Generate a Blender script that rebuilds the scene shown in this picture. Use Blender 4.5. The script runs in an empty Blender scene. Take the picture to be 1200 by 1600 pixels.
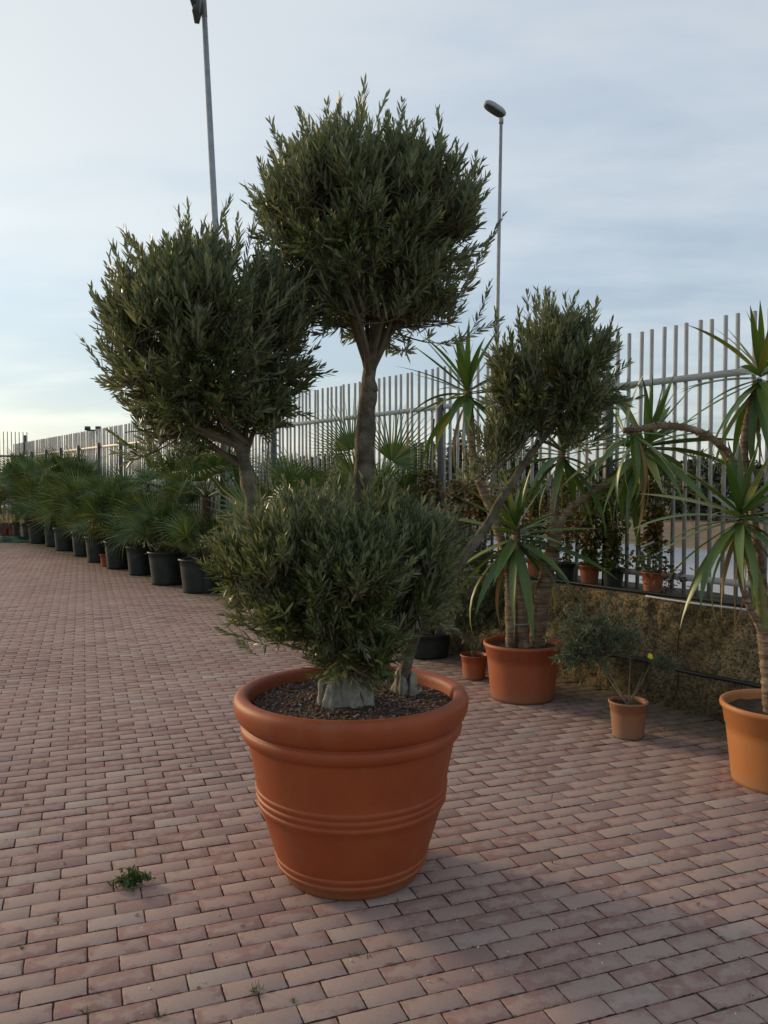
import bpy, math, random
import numpy as np
from mathutils import Vector, Euler, Matrix, noise as mnoise

random.seed(7)
RNG = np.random.default_rng(7)
sc = bpy.context.scene
COL = sc.collection
R = math.radians

# ------------------------------------------------------------------ camera
EYE = 1.6
FPX = 1270.0                      # focal length in photo pixels (photo is 1200 x 1600)
PITCH = math.atan(48 / FPX)
cam_d = bpy.data.cameras.new('camera')
cam = bpy.data.objects.new('camera', cam_d)
COL.objects.link(cam)
cam.location = (0, 0, EYE)
cam.rotation_euler = (math.pi / 2 - PITCH, 0, 0)
cam_d.sensor_fit = 'VERTICAL'
cam_d.sensor_height = 36
cam_d.lens = 36 * FPX / 1600
cam_d.clip_start = 0.05
cam_d.clip_end = 6000
sc.camera = cam

# ------------------------------------------------------------------ render / exposure
sc.view_settings.view_transform = 'Standard'
sc.view_settings.look = 'None'
sc.view_settings.exposure = -0.02
sc.view_settings.gamma = 1
sc.view_settings.use_curve_mapping = False
sc.render.engine = 'CYCLES'
sc.cycles.use_denoising = True
sc.cycles.max_bounces = 6
sc.cycles.transparent_max_bounces = 6

# ------------------------------------------------------------------ sun and sky (thin high cloud, low sun on the left)
SUN_AZ = -57.0                    # degrees from +Y, negative = left
SUN_EL = 15.0
sdir = Vector((math.sin(R(SUN_AZ)) * math.cos(R(SUN_EL)), math.cos(R(SUN_AZ)) * math.cos(R(SUN_EL)), math.sin(R(SUN_EL))))
sun_d = bpy.data.lights.new('sun', 'SUN')
sun = bpy.data.objects.new('sun', sun_d)
COL.objects.link(sun)
sun.rotation_euler = sdir.to_track_quat('Z', 'Y').to_euler()
sun_d.energy = 2.6
sun_d.angle = R(10)
sun_d.color = (1.0, 0.74, 0.42)


class N:
    """tiny node helper"""
    def __init__(s, tree):
        s.t = tree

    def n(s, typ, **kw):
        o = s.t.nodes.new(typ)
        for k, v in kw.items():
            setattr(o, k, v)
        return o

    def put(s, sock, v):
        if isinstance(v, bpy.types.NodeSocket):
            s.t.links.new(v, sock)
        elif isinstance(v, bpy.types.Node):
            s.t.links.new(v.outputs[0], sock)
        elif v is not None:
            if isinstance(v, (tuple, list)) and len(v) == 3 and sock.type == 'RGBA':
                v = (*v, 1)
            sock.default_value = v

    def m(s, op, a, b=None, c=None, clamp=False):
        o = s.n('ShaderNodeMath', operation=op)
        o.use_clamp = clamp
        for i, v in enumerate((a, b, c)):
            if v is not None:
                s.put(o.inputs[i], v)
        return o.outputs[0]

    def dot(s, a, b):
        o = s.n('ShaderNodeVectorMath', operation='DOT_PRODUCT')
        s.put(o.inputs[0], a)
        s.put(o.inputs[1], b)
        return o.outputs['Value']

    def mix(s, f, a, b, typ='MIX'):
        o = s.n('ShaderNodeMix', data_type='RGBA', blend_type=typ)
        o.clamp_factor = True
        s.put(o.inputs[0], f)
        s.put(o.inputs[6], a)
        s.put(o.inputs[7], b)
        return o.outputs[2]

    def sm(s, x, a, b):
        o = s.n('ShaderNodeMapRange', interpolation_type='SMOOTHSTEP')
        s.put(o.inputs[0], x)
        o.inputs[1].default_value = a
        o.inputs[2].default_value = b
        return o.outputs[0]

    def noise(s, vec, scale, detail=4, rough=.5, out=0, dim='3D'):
        o = s.n('ShaderNodeTexNoise', noise_dimensions=dim)
        if vec is not None:
            s.put(o.inputs['Vector'], vec)
        o.inputs['Scale'].default_value = scale
        o.inputs['Detail'].default_value = detail
        o.inputs['Roughness'].default_value = rough
        return o.outputs[out]

    def xyz(s, x, y, z):
        o = s.n('ShaderNodeCombineXYZ')
        for i, v in enumerate((x, y, z)):
            s.put(o.inputs[i], v)
        return o.outputs[0]


world = bpy.data.worlds.new('World')
sc.world = world
world.use_nodes = True
wt = world.node_tree
wt.nodes.clear()
w = N(wt)
D = w.n('ShaderNodeTexCoord').outputs['Generated']
sep = w.n('ShaderNodeSeparateXYZ')
w.put(sep.inputs[0], D)
z = sep.outputs[2]
zc = w.m('MAXIMUM', z, 0.0)
sky = w.n('ShaderNodeTexSky', sky_type='NISHITA')
sky.sun_disc = False
sky.sun_elevation = R(SUN_EL)
sky.sun_rotation = R(SUN_AZ)
sky.dust_density = 0.5
# veil of thin cloud over the blue
low = (0.28, 0.345, 0.43)
midc = (0.405, 0.485, 0.575)
high = (0.385, 0.49, 0.63)
veil = w.mix(w.sm(zc, 0.0, 0.30), low, midc)
veil = w.mix(w.sm(zc, 0.25, 0.65), veil, high)
sd = w.dot(D, tuple(sdir))
sdp = w.m('MAXIMUM', sd, 0.0)
glow = w.m('POWER', sdp, 2.8)
veil = w.mix(1.0, veil, w.mix(glow, (0, 0, 0), (0.31, 0.31, 0.26)), 'ADD')
# soft streaky cloud sheets on a plane overhead
den = w.m('ADD', zc, 0.16)
px_ = w.m('DIVIDE', sep.outputs[0], den)
py_ = w.m('DIVIDE', sep.outputs[1], den)
cv = w.xyz(w.m('MULTIPLY', w.m('ADD', px_, w.m('MULTIPLY', py_, 0.35)), 0.42), w.m('MULTIPLY', py_, 0.9), 0.0)
c1 = w.noise(cv, 1.3, 7, 0.56)
c2 = w.noise(w.xyz(w.m('ADD', px_, 9.0), py_, 3.0), 0.55, 4, 0.5)
cl = w.sm(w.m('ADD', w.m('MULTIPLY', c1, 0.6), w.m('MULTIPLY', c2, 0.5)), 0.46, 0.66)
bright = w.mix(glow, (0.74, 0.77, 0.79), (0.90, 0.89, 0.78))
veil = w.mix(w.m('MULTIPLY', cl, 0.85), veil, bright)
# grey cloud bank low over the horizon
bank = w.m('MULTIPLY', w.sm(w.noise(w.xyz(px_, w.m('MULTIPLY', z, 9.0), 1.7), 0.7, 5, 0.5), 0.36, 0.60),
           w.m('SUBTRACT', 1.0, w.sm(zc, 0.05, 0.20)))
veil = w.mix(w.m('MULTIPLY', bank, 0.9), veil, (0.39, 0.47, 0.53))
bg1 = w.n('ShaderNodeBackground')
w.put(bg1.inputs[0], sky.outputs[0])
bg1.inputs[1].default_value = 0.05
bg2 = w.n('ShaderNodeBackground')
w.put(bg2.inputs[0], veil)
bg2.inputs[1].default_value = 0.83
ad = w.n('ShaderNodeAddShader')
w.put(ad.inputs[0], bg1)
w.put(ad.inputs[1], bg2)
wo = w.n('ShaderNodeOutputWorld')
w.put(wo.inputs[0], ad)

# ------------------------------------------------------------------ measuring helpers: real places read from the photograph
cp, sp = math.cos(PITCH), math.sin(PITCH)


def ray(px, py):
    x = (px - 600) / FPX
    y = -(py - 800) / FPX
    return np.array([x, cp + y * sp, -sp + y * cp])


def G(px, py, z=0.0):
    v = ray(px, py)
    s = (z - EYE) / v[2]
    return np.array([v[0] * s, v[1] * s, z])


def at(px, py, Y):
    v = ray(px, py)
    s = Y / v[1]
    return np.array([v[0] * s, Y, EYE + v[2] * s])


# ------------------------------------------------------------------ mesh helpers
class Geo:
    def __init__(s):
        s.V = []
        s.Q = []
        s.T = []
        s.nv = 0

    def add(s, V, Q=None, T=None):
        V = np.asarray(V, float).reshape(-1, 3)
        if Q is not None and len(Q):
            s.Q.append(np.asarray(Q, int).reshape(-1, 4) + s.nv)
        if T is not None and len(T):
            s.T.append(np.asarray(T, int).reshape(-1, 3) + s.nv)
        s.V.append(V)
        s.nv += len(V)
        return s

    def mesh(s, name, mat=None, smooth=False, off=None):
        V = np.concatenate(s.V) if s.V else np.zeros((0, 3))
        if off is not None:
            V = V - np.asarray(off)
        Q = np.concatenate(s.Q) if s.Q else np.zeros((0, 4), int)
        T = np.concatenate(s.T) if s.T else np.zeros((0, 3), int)
        me = bpy.data.meshes.new(name)
        me.vertices.add(len(V))
        me.vertices.foreach_set('co', V.astype(np.float32).ravel())
        nl = Q.size + T.size
        me.loops.add(nl)
        me.loops.foreach_set('vertex_index', np.concatenate([Q.ravel(), T.ravel()]).astype(np.int32))
        me.polygons.add(len(Q) + len(T))
        st = np.concatenate([np.arange(len(Q)) * 4, Q.size + np.arange(len(T)) * 3]).astype(np.int32)
        me.polygons.foreach_set('loop_start', st)
        me.update(calc_edges=True)
        me.validate()
        if smooth:
            me.polygons.foreach_set('use_smooth', np.ones(len(me.polygons), bool))
        if mat:
            me.materials.append(mat)
        return me


def tube(pts, rad, sides=8, cap=True, bump=None):
    P = np.asarray(pts, float)
    n = len(P)
    rad = np.full(n, rad, float) if np.isscalar(rad) else np.asarray(rad, float)
    T = np.gradient(P, axis=0)
    T /= np.linalg.norm(T, axis=1)[:, None] + 1e-12
    a = np.array([0, 0, 1.0]) if abs(T[0][2]) < .9 else np.array([1.0, 0, 0])
    u = np.cross(T[0], a)
    u /= np.linalg.norm(u)
    V = []
    ang = np.arange(sides) * 2 * math.pi / sides
    for i in range(n):
        u = u - T[i] * np.dot(u, T[i])
        u /= np.linalg.norm(u) + 1e-12
        v = np.cross(T[i], u)
        r = rad[i] * (np.ones(sides) if bump is None else bump(i, ang))
        V.append(P[i] + (np.cos(ang) * r)[:, None] * u + (np.sin(ang) * r)[:, None] * v)
    V = np.concatenate(V)
    i = np.arange(n - 1)[:, None] * sides
    j = np.arange(sides)[None, :]
    k = (j + 1) % sides
    Q = np.stack([i + j, i + k, i + sides + k, i + sides + j], -1).reshape(-1, 4)
    Tt = []
    if cap and sides > 2:
        V = np.concatenate([V, P[:1], P[-1:]])
        a0, a1 = n * sides, n * sides + 1
        for q in range(sides):
            Tt.append((a0, (q + 1) % sides, q))
            Tt.append((a1, (n - 1) * sides + q, (n - 1) * sides + (q + 1) % sides))
    return V, Q, Tt


def curve_pts(ctrl, n):
    """Catmull-Rom through control points"""
    C = np.asarray(ctrl, float)
    C = np.concatenate([[2 * C[0] - C[1]], C, [2 * C[-1] - C[-2]]])
    m = len(C) - 3
    out = []
    for q in np.linspace(0, m - 1e-6, n):
        i = int(q)
        t = q - i
        a, b, c, d = C[i:i + 4]
        out.append(.5 * ((2 * b) + (-a + c) * t + (2 * a - 5 * b + 4 * c - d) * t * t + (-a + 3 * b - 3 * c + d) * t ** 3))
    return np.array(out)


def lathe(prof, seg=48, wob=0.0):
    prof = np.asarray(prof, float)
    n = len(prof)
    ang = np.arange(seg) * 2 * math.pi / seg
    V = np.zeros((n, seg, 3))
    for i, (r, z) in enumerate(prof):
        rr = r * (1 + wob * np.sin(2 * ang + .7))
        V[i, :, 0] = rr * np.cos(ang)
        V[i, :, 1] = rr * np.sin(ang)
        V[i, :, 2] = z
    i = np.arange(n - 1)[:, None] * seg
    j = np.arange(seg)[None, :]
    k = (j + 1) % seg
    Q = np.stack([i + j, i + k, i + seg + k, i + seg + j], -1).reshape(-1, 4)
    return V.reshape(-1, 3), Q


def box(c, s, M=None):
    c = np.asarray(c, float)
    h = np.asarray(s, float) / 2
    V = np.array([[x, y, z] for z in (-1, 1) for y in (-1, 1) for x in (-1, 1)]) * h
    if M is not None:
        V = V @ np.asarray(M).T
    V = V + c
    Q = [(0, 2, 3, 1), (4, 5, 7, 6), (0, 1, 5, 4), (2, 6, 7, 3), (0, 4, 6, 2), (1, 3, 7, 5)]
    return V, Q


def blades(B, Dv, Nv, L, W, ts, ws, curve=None):
    """flat blades: base, unit direction, unit normal, length, width"""
    B = np.asarray(B)
    n = len(B)
    S = np.cross(Dv, Nv)
    S /= np.linalg.norm(S, axis=1)[:, None] + 1e-9
    Nn = np.cross(S, Dv)
    k = len(ts)
    V = np.zeros((n, k, 2, 3))
    for i, (t, q) in enumerate(zip(ts, ws)):
        c = B + Dv * (L * t)[:, None]
        if curve is not None:
            c = c - Nn * (curve * L * t * t)[:, None]
        V[:, i, 0] = c - S * (W * q / 2)[:, None]
        V[:, i, 1] = c + S * (W * q / 2)[:, None]
    base = (np.arange(n) * k * 2)[:, None]
    i = np.arange(k - 1)[None, :] * 2
    Q = np.stack([base + i, base + i + 1, base + i + 3, base + i + 2], -1).reshape(-1, 4)
    return V.reshape(-1, 3), Q


def unit(v):
    v = np.asarray(v, float)
    return v / (np.linalg.norm(v, axis=-1, keepdims=True) + 1e-9)


ORG = {}


def thing(name, loc, label, cat, group=None):
    o = bpy.data.objects.new(name, None)
    COL.objects.link(o)
    o.empty_display_size = 0.1
    o.location = tuple(loc)
    o['label'] = label
    o['category'] = cat
    if group:
        o['group'] = group
    ORG[o.name] = np.array(loc, float)
    return o


def part(name, parent, geo, mat, smooth=False, stuff=False, label=None, local=False):
    """mesh child; geometry is given in world places unless local"""
    off = None if local else ORG[parent.name]
    me = geo.mesh(name, mat, smooth, off)
    o = bpy.data.objects.new(name, me)
    COL.objects.link(o)
    o.parent = parent
    ORG[o.name] = ORG[parent.name]
    if stuff:
        o['kind'] = 'stuff'
    if label:
        o['label'] = label
    return o


def single(name, geo, mat, label, cat, loc=(0, 0, 0), smooth=False, group=None, local=False):
    me = geo.mesh(name, mat, smooth, None if local else loc)
    o = bpy.data.objects.new(name, me)
    COL.objects.link(o)
    o.location = tuple(loc)
    o['label'] = label
    o['category'] = cat
    if group:
        o['group'] = group
    ORG[o.name] = np.array(loc, float)
    return o


def setting(name, geo, mat, smooth=False):
    o = bpy.data.objects.new(name, geo.mesh(name, mat, smooth))
    COL.objects.link(o)
    o['kind'] = 'structure'
    ORG[o.name] = np.zeros(3)
    return o


def inst(name, me, parent, loc, rot=None, scale=1.0):
    """part sharing mesh data; loc in world places"""
    o = bpy.data.objects.new(name, me)
    COL.objects.link(o)
    o.parent = parent
    o.location = tuple(np.asarray(loc) - ORG[parent.name])
    if rot is not None:
        if isinstance(rot, Matrix):
            o.rotation_mode = 'QUATERNION'
            o.rotation_quaternion = rot.to_quaternion()
        else:
            o.rotation_euler = rot
    if np.isscalar(scale):
        scale = (scale,) * 3
    o.scale = scale
    return o


# ------------------------------------------------------------------ materials
def mat_base(name, rough=.8, spec=.3):
    m = bpy.data.materials.new(name)
    m.use_nodes = True
    t = m.node_tree
    b = t.nodes['Principled BSDF']
    b.inputs['Roughness'].default_value = rough
    b.inputs['Specular IOR Level'].default_value = spec
    return m, N(t), b


def m_noise(name, c1, c2, scale=8, rough=.8, spec=.3, bump=0.0, bscale=60, metal=0, obj=True, c3=None, s3=2.0, bdist=.01):
    m, q, b = mat_base(name, rough, spec)
    tc = q.n('ShaderNodeTexCoord').outputs['Object'] if obj else q.n('ShaderNodeNewGeometry').outputs['Position']
    f = q.sm(q.noise(tc, scale, 6, .6), .3, .7)
    c = q.mix(f, c1, c2)
    if c3:
        c = q.mix(q.sm(q.noise(tc, s3, 5, .65), .52, .7), c, c3)
    q.put(b.inputs['Base Color'], c)
    b.inputs['Metallic'].default_value = metal
    if bump:
        bp = q.n('ShaderNodeBump')
        bp.inputs['Strength'].default_value = bump
        bp.inputs['Distance'].default_value = bdist
        q.put(bp.inputs['Height'], q.noise(tc, bscale, 5, .6))
        q.put(b.inputs['Normal'], bp)
    return m


def m_leaf(name, ca, cb, cc, back=None, rough=.45, spec=.4, trans=.25, pc=.15, objrand=False, grad=None):
    """leaf: colour varies per leaf between ca and cb, a share pc takes cc; paler underside"""
    m, q, b = mat_base(name, rough, spec)
    gi = q.n('ShaderNodeNewGeometry')
    if objrand:
        oi = q.n('ShaderNodeObjectInfo').outputs['Random']
        rnd = q.m('FRACT', q.m('ADD', q.m('MULTIPLY', gi.outputs['Random Per Island'], .35), oi))
    else:
        rnd = gi.outputs['Random Per Island']
    c = q.mix(rnd, ca, cb)
    r2 = q.m('FRACT', q.m('MULTIPLY', rnd, 37.7))
    c = q.mix(q.m('LESS_THAN', r2, pc), c, cc)
    if grad:                                   # dry tip colour along the local x axis
        tc = q.n('ShaderNodeTexCoord').outputs['Object']
        s_ = q.n('ShaderNodeSeparateXYZ')
        q.put(s_.inputs[0], tc)
        st = q.noise(q.xyz(q.m('MULTIPLY', s_.outputs[0], .15), s_.outputs[1], s_.outputs[2]), 160, 2, .5)
        c = q.mix(q.m('MULTIPLY', q.sm(st, .4, .7), .35), c, grad)
    if back:
        c = q.mix(q.m('MULTIPLY', gi.outputs['Backfacing'], .85), c, back)
    q.put(b.inputs['Base Color'], c)
    tr = q.n('ShaderNodeBsdfTranslucent')
    q.put(tr.inputs[0], q.mix(1.0, c, (1.0, 1.0, .45), 'MULTIPLY'))
    mx = q.n('ShaderNodeMixShader')
    mx.inputs[0].default_value = trans
    q.put(mx.inputs[1], b)
    q.put(mx.inputs[2], tr)
    out = [n for n in m.node_tree.nodes if n.type == 'OUTPUT_MATERIAL'][0]
    q.put(out.inputs[0], mx)
    return m


M = {}
M['olive_leaf'] = m_leaf('olive_leaf', (.050, .080, .026), (.130, .162, .050), (.25, .24, .08), back=(.26, .28, .20), rough=.42, spec=.45, trans=.30, pc=.12)
M['olive_bark'] = m_noise('olive_bark', (.070, .060, .040), (.20, .17, .12), 16, .9, .15, 1.0, 70, c3=(.13, .14, .08), s3=5)
M['olive_base'] = m_noise('olive_base', (.20, .19, .15), (.36, .335, .27), 14, .85, .2, .6, 60, c3=(.12, .12, .09), s3=12)
M['twig'] = m_noise('twig', (.09, .08, .05), (.15, .125, .08), 30, .9, .2)
M['yucca_leaf'] = m_leaf('yucca_leaf', (.050, .105, .022), (.110, .170, .036), (.22, .22, .05), rough=.36, spec=.5, trans=.22, pc=.12, objrand=True, grad=(.11, .17, .05))
M['yucca_dry'] = m_leaf('yucca_dry', (.28, .20, .085), (.20, .13, .055), (.22, .20, .06), rough=.7, trans=.2, pc=.2, objrand=True)
M['yucca_trunk'] = m_noise('yucca_trunk', (.16, .105, .065), (.30, .225, .15), 16, .9, .2, .9, 70, c3=(.40, .33, .22), s3=9)
_m = M['yucca_trunk']
_q = N(_m.node_tree)
_b = _m.node_tree.nodes['Principled BSDF']
_src = _b.inputs['Base Color'].links[0].from_socket
_tc = _q.n('ShaderNodeTexCoord').outputs['Object']
_s = _q.n('ShaderNodeSeparateXYZ')
_q.put(_s.inputs[0], _tc)
_band = _q.noise(_q.xyz(_q.m('MULTIPLY', _s.outputs[0], 6.0), _q.m('MULTIPLY', _s.outputs[1], 6.0), _q.m('MULTIPLY', _s.outputs[2], 75.0)), 1.0, 3, .5)
_q.put(_b.inputs['Base Color'], _q.mix(_q.m('MULTIPLY', _q.sm(_band, .48, .60), .6), _src, (.075, .045, .03)))
M['yucca_green'] = m_noise('yucca_green', (.16, .17, .05), (.24, .20, .08), 14, .8, .25, .6, 60)
M['palm_leaf'] = m_leaf('palm_leaf', (.045, .092, .030), (.095, .150, .045), (.19, .20, .06), rough=.42, spec=.4, trans=.18, pc=.2, objrand=True)
M['palm_blue'] = m_leaf('palm_blue', (.060, .085, .055), (.09, .12, .075), (.12, .13, .06), rough=.45, trans=.15, pc=.2, objrand=True)
M['palm_trunk'] = m_noise('palm_trunk', (.045, .030, .018), (.10, .07, .04), 30, .95, .1, 1.0, 80)
M['stem'] = m_noise('stem', (.12, .10, .06), (.20, .16, .10), 20, .9, .2)
M['shrub_grey'] = m_leaf('shrub_grey', (.085, .115, .062), (.15, .18, .10), (.24, .25, .15), rough=.6, trans=.15, pc=.15)
M['climber_green'] = m_leaf('climber_green', (.035, .060, .020), (.075, .105, .028), (.19, .18, .035), rough=.5, trans=.3, pc=.15)
M['climber_autumn'] = m_leaf('climber_autumn', (.27, .17, .035), (.20, .085, .035), (.10, .05, .03), rough=.6, trans=.3, pc=.3)
M['shrub_green'] = m_leaf('shrub_green', (.060, .085, .042), (.10, .125, .062), (.16, .17, .09), rough=.6, trans=.15, pc=.15)
M['yellow_shrub'] = m_leaf('yellow_shrub', (.30, .17, .025), (.22, .17, .03), (.10, .12, .03), rough=.6, trans=.3, pc=.3)
M['far_leaf'] = m_leaf('far_leaf', (.040, .052, .026), (.072, .082, .040), (.12, .095, .055), rough=.7, trans=.12, pc=.15)
M['weed'] = m_leaf('weed', (.045, .085, .025), (.075, .125, .035), (.12, .14, .05), rough=.6, trans=.25, pc=.15)
M['petal'] = m_noise('petal', (.75, .62, .02), (.80, .70, .05), 20, .6)
M['soil'] = m_noise('soil', (.045, .030, .022), (.10, .07, .05), 30, .95, .1, 1.0, 60)
M['fence'] = m_noise('fence_paint', (.27, .265, .25), (.36, .35, .315), 4, .5, .4, .1, 200, c3=(.22, .21, .19), s3=3)
M['rail'] = m_noise('rail_paint', (.42, .405, .35), (.50, .48, .41), 4, .5, .4, .1, 200)
M['post'] = m_noise('dark_steel', (.045, .047, .048), (.075, .075, .072), 5, .5, .4)
M['galv'] = m_noise('galvanised', (.22, .23, .235), (.30, .31, .31), 6, .45, .5, metal=.3)
M['lamp_shell'] = m_noise('lamp_shell', (.30, .32, .31), (.38, .39, .38), 6, .4, .5)
M['lamp_dark'] = m_noise('lamp_dark', (.03, .035, .03), (.06, .065, .055), 8, .4, .4)
M['glass'] = m_noise('lamp_glass', (.10, .11, .10), (.14, .15, .14), 8, .12, .6)
M['black_plastic'] = m_noise('black_plastic', (.014, .020, .017), (.026, .035, .030), 5, .5, .35, c3=(.042, .045, .036), s3=6)
M['hose'] = m_noise('hose', (.010, .011, .011), (.020, .020, .020), 8, .4, .4)
M['conduit'] = m_noise('conduit', (.42, .42, .40), (.55, .55, .52), 8, .5, .4)
M['tie'] = m_noise('green_tie', (.15, .38, .30), (.20, .45, .36), 20, .5)
M['cane'] = m_noise('cane', (.22, .16, .07), (.32, .25, .12), 20, .7)
M['net'] = m_noise('green_net', (.015, .075, .055), (.03, .11, .08), 14, .8, .2, .8, 60)
M['pebble'] = m_noise('pebble', (.45, .43, .39), (.62, .60, .55), 30, .8)
M['dead_leaf'] = m_noise('dead_leaf', (.14, .08, .045), (.24, .15, .08), 30, .8)
M['plaster'] = m_noise('white_plaster', (.42, .41, .38), (.52, .51, .48), 2, .9)
M['roof'] = m_noise('roof_slab', (.30, .25, .20), (.36, .30, .25), 2, .9)
M['pane'] = m_noise('dark_pane', (.02, .025, .03), (.03, .035, .04), 2, .15, .6)
M['verge'] = m_noise('soil_ground', (.15, .105, .065), (.24, .17, .11), .35, .95, .1, .6, 3, obj=False, c3=(.10, .10, .05), s3=.8, bdist=.05)
M['road'] = m_noise('pale_road', (.34, .335, .34), (.40, .395, .40), .7, .9, .2, .3, 90, obj=False)
M['chip_a'] = m_noise('bark_chip', (.10, .055, .035), (.22, .14, .11), 60, .9, .15)
M['chip_b'] = m_noise('pale_chip', (.22, .19, .18), (.34, .30, .28), 60, .9, .15)


def m_terracotta(name, ca, cb, dust, rough=.55):
    m, q, b = mat_base(name, rough, .35)
    tc = q.n('ShaderNodeTexCoord').outputs['Object']
    s_ = q.n('ShaderNodeSeparateXYZ')
    q.put(s_.inputs[0], tc)
    f = q.noise(tc, 3.5, 5, .6)
    c = q.mix(q.sm(f, .3, .7), ca, cb)
    # fine mottling of the moulded clay look
    c = q.mix(q.m('MULTIPLY', q.sm(q.noise(tc, 90, 3, .7), .5, .75), .18), c, dust)
    # splashed dirt near the foot
    dirt = q.m('MULTIPLY', q.m('SUBTRACT', 1.0, q.sm(q.m('ADD', s_.outputs[2], q.m('MULTIPLY', q.noise(tc, 9, 5, .7), .14)), .05, .19)), .75)
    c = q.mix(dirt, c, dust)
    patch = q.sm(q.noise(tc, 5.5, 7, .72), .54, .66)
    c = q.mix(q.m('MULTIPLY', patch, .45), c, q.mix(.6, cb, dust))
    scuff = q.sm(q.noise(q.xyz(q.m('MULTIPLY', s_.outputs[0], 5.0), q.m('MULTIPLY', s_.outputs[1], 5.0), q.m('MULTIPLY', s_.outputs[2], 60.0)), 1.2, 4, .7), .66, .74)
    c = q.mix(q.m('MULTIPLY', scuff, .25), c, dust)
    run = q.noise(q.xyz(q.m('MULTIPLY', s_.outputs[0], 16.0), q.m('MULTIPLY', s_.outputs[1], 16.0), q.m('MULTIPLY', s_.outputs[2], 1.6)), 1.0, 4, .6)
    c = q.mix(q.m('MULTIPLY', q.sm(run, .55, .75), .22), c, dust)
    q.put(b.inputs['Base Color'], c)
    bp = q.n('ShaderNodeBump')
    bp.inputs['Strength'].default_value = .25
    bp.inputs['Distance'].default_value = .003
    q.put(bp.inputs['Height'], q.noise(tc, 220, 3, .6))
    q.put(b.inputs['Normal'], bp)
    return m


M['terra'] = m_terracotta('terracotta', (.275, .054, .014), (.325, .070, .019), (.29, .120, .052))
M['terra_pale'] = m_terracotta('terracotta_pale', (.42, .155, .045), (.48, .185, .060), (.36, .20, .11))
M['terra_dull'] = m_terracotta('terracotta_dull', (.27, .125, .065), (.33, .16, .085), (.24, .16, .11), .75)
M['terra_red'] = m_terracotta('terracotta_red', (.31, .080, .030), (.37, .105, .040), (.25, .13, .08))

# paving: every paver gets its own tone and worn face from its place in the bond
PW, PH = 0.1985, 0.0925
AR = R(20.3)
ru = np.array([math.cos(AR), math.sin(AR), 0])
rv = np.array([-math.sin(AR), math.cos(AR), 0])
_o = G(285, 1499)
U0, V0 = float(_o @ ru), float(_o @ rv)      # a known corner of the bond (top left of the pale paver)

# wall line
WP = G(1140, 1131)
WA = math.atan(900 / FPX)
wd = np.array([-math.sin(WA), math.cos(WA), 0.0])
wn = np.array([math.cos(WA), math.sin(WA), 0.0])


def on_wall(px, py, off=0.0):
    """t along the wall and z for the sight line through px,py on the vertical plane off behind the wall face"""
    v = ray(px, py)
    c = np.array([0, 0, EYE])
    P = WP + wn * off
    s = ((P - c) @ wn) / (v @ wn)
    h = c + v * s
    return float((h - P) @ wd), float(h[2])


def W3(t, off=0.0, z=0.0):
    p = WP + wd * t + wn * off
    return np.array([p[0], p[1], z])


HW = on_wall(1140, 950)[1]


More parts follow.
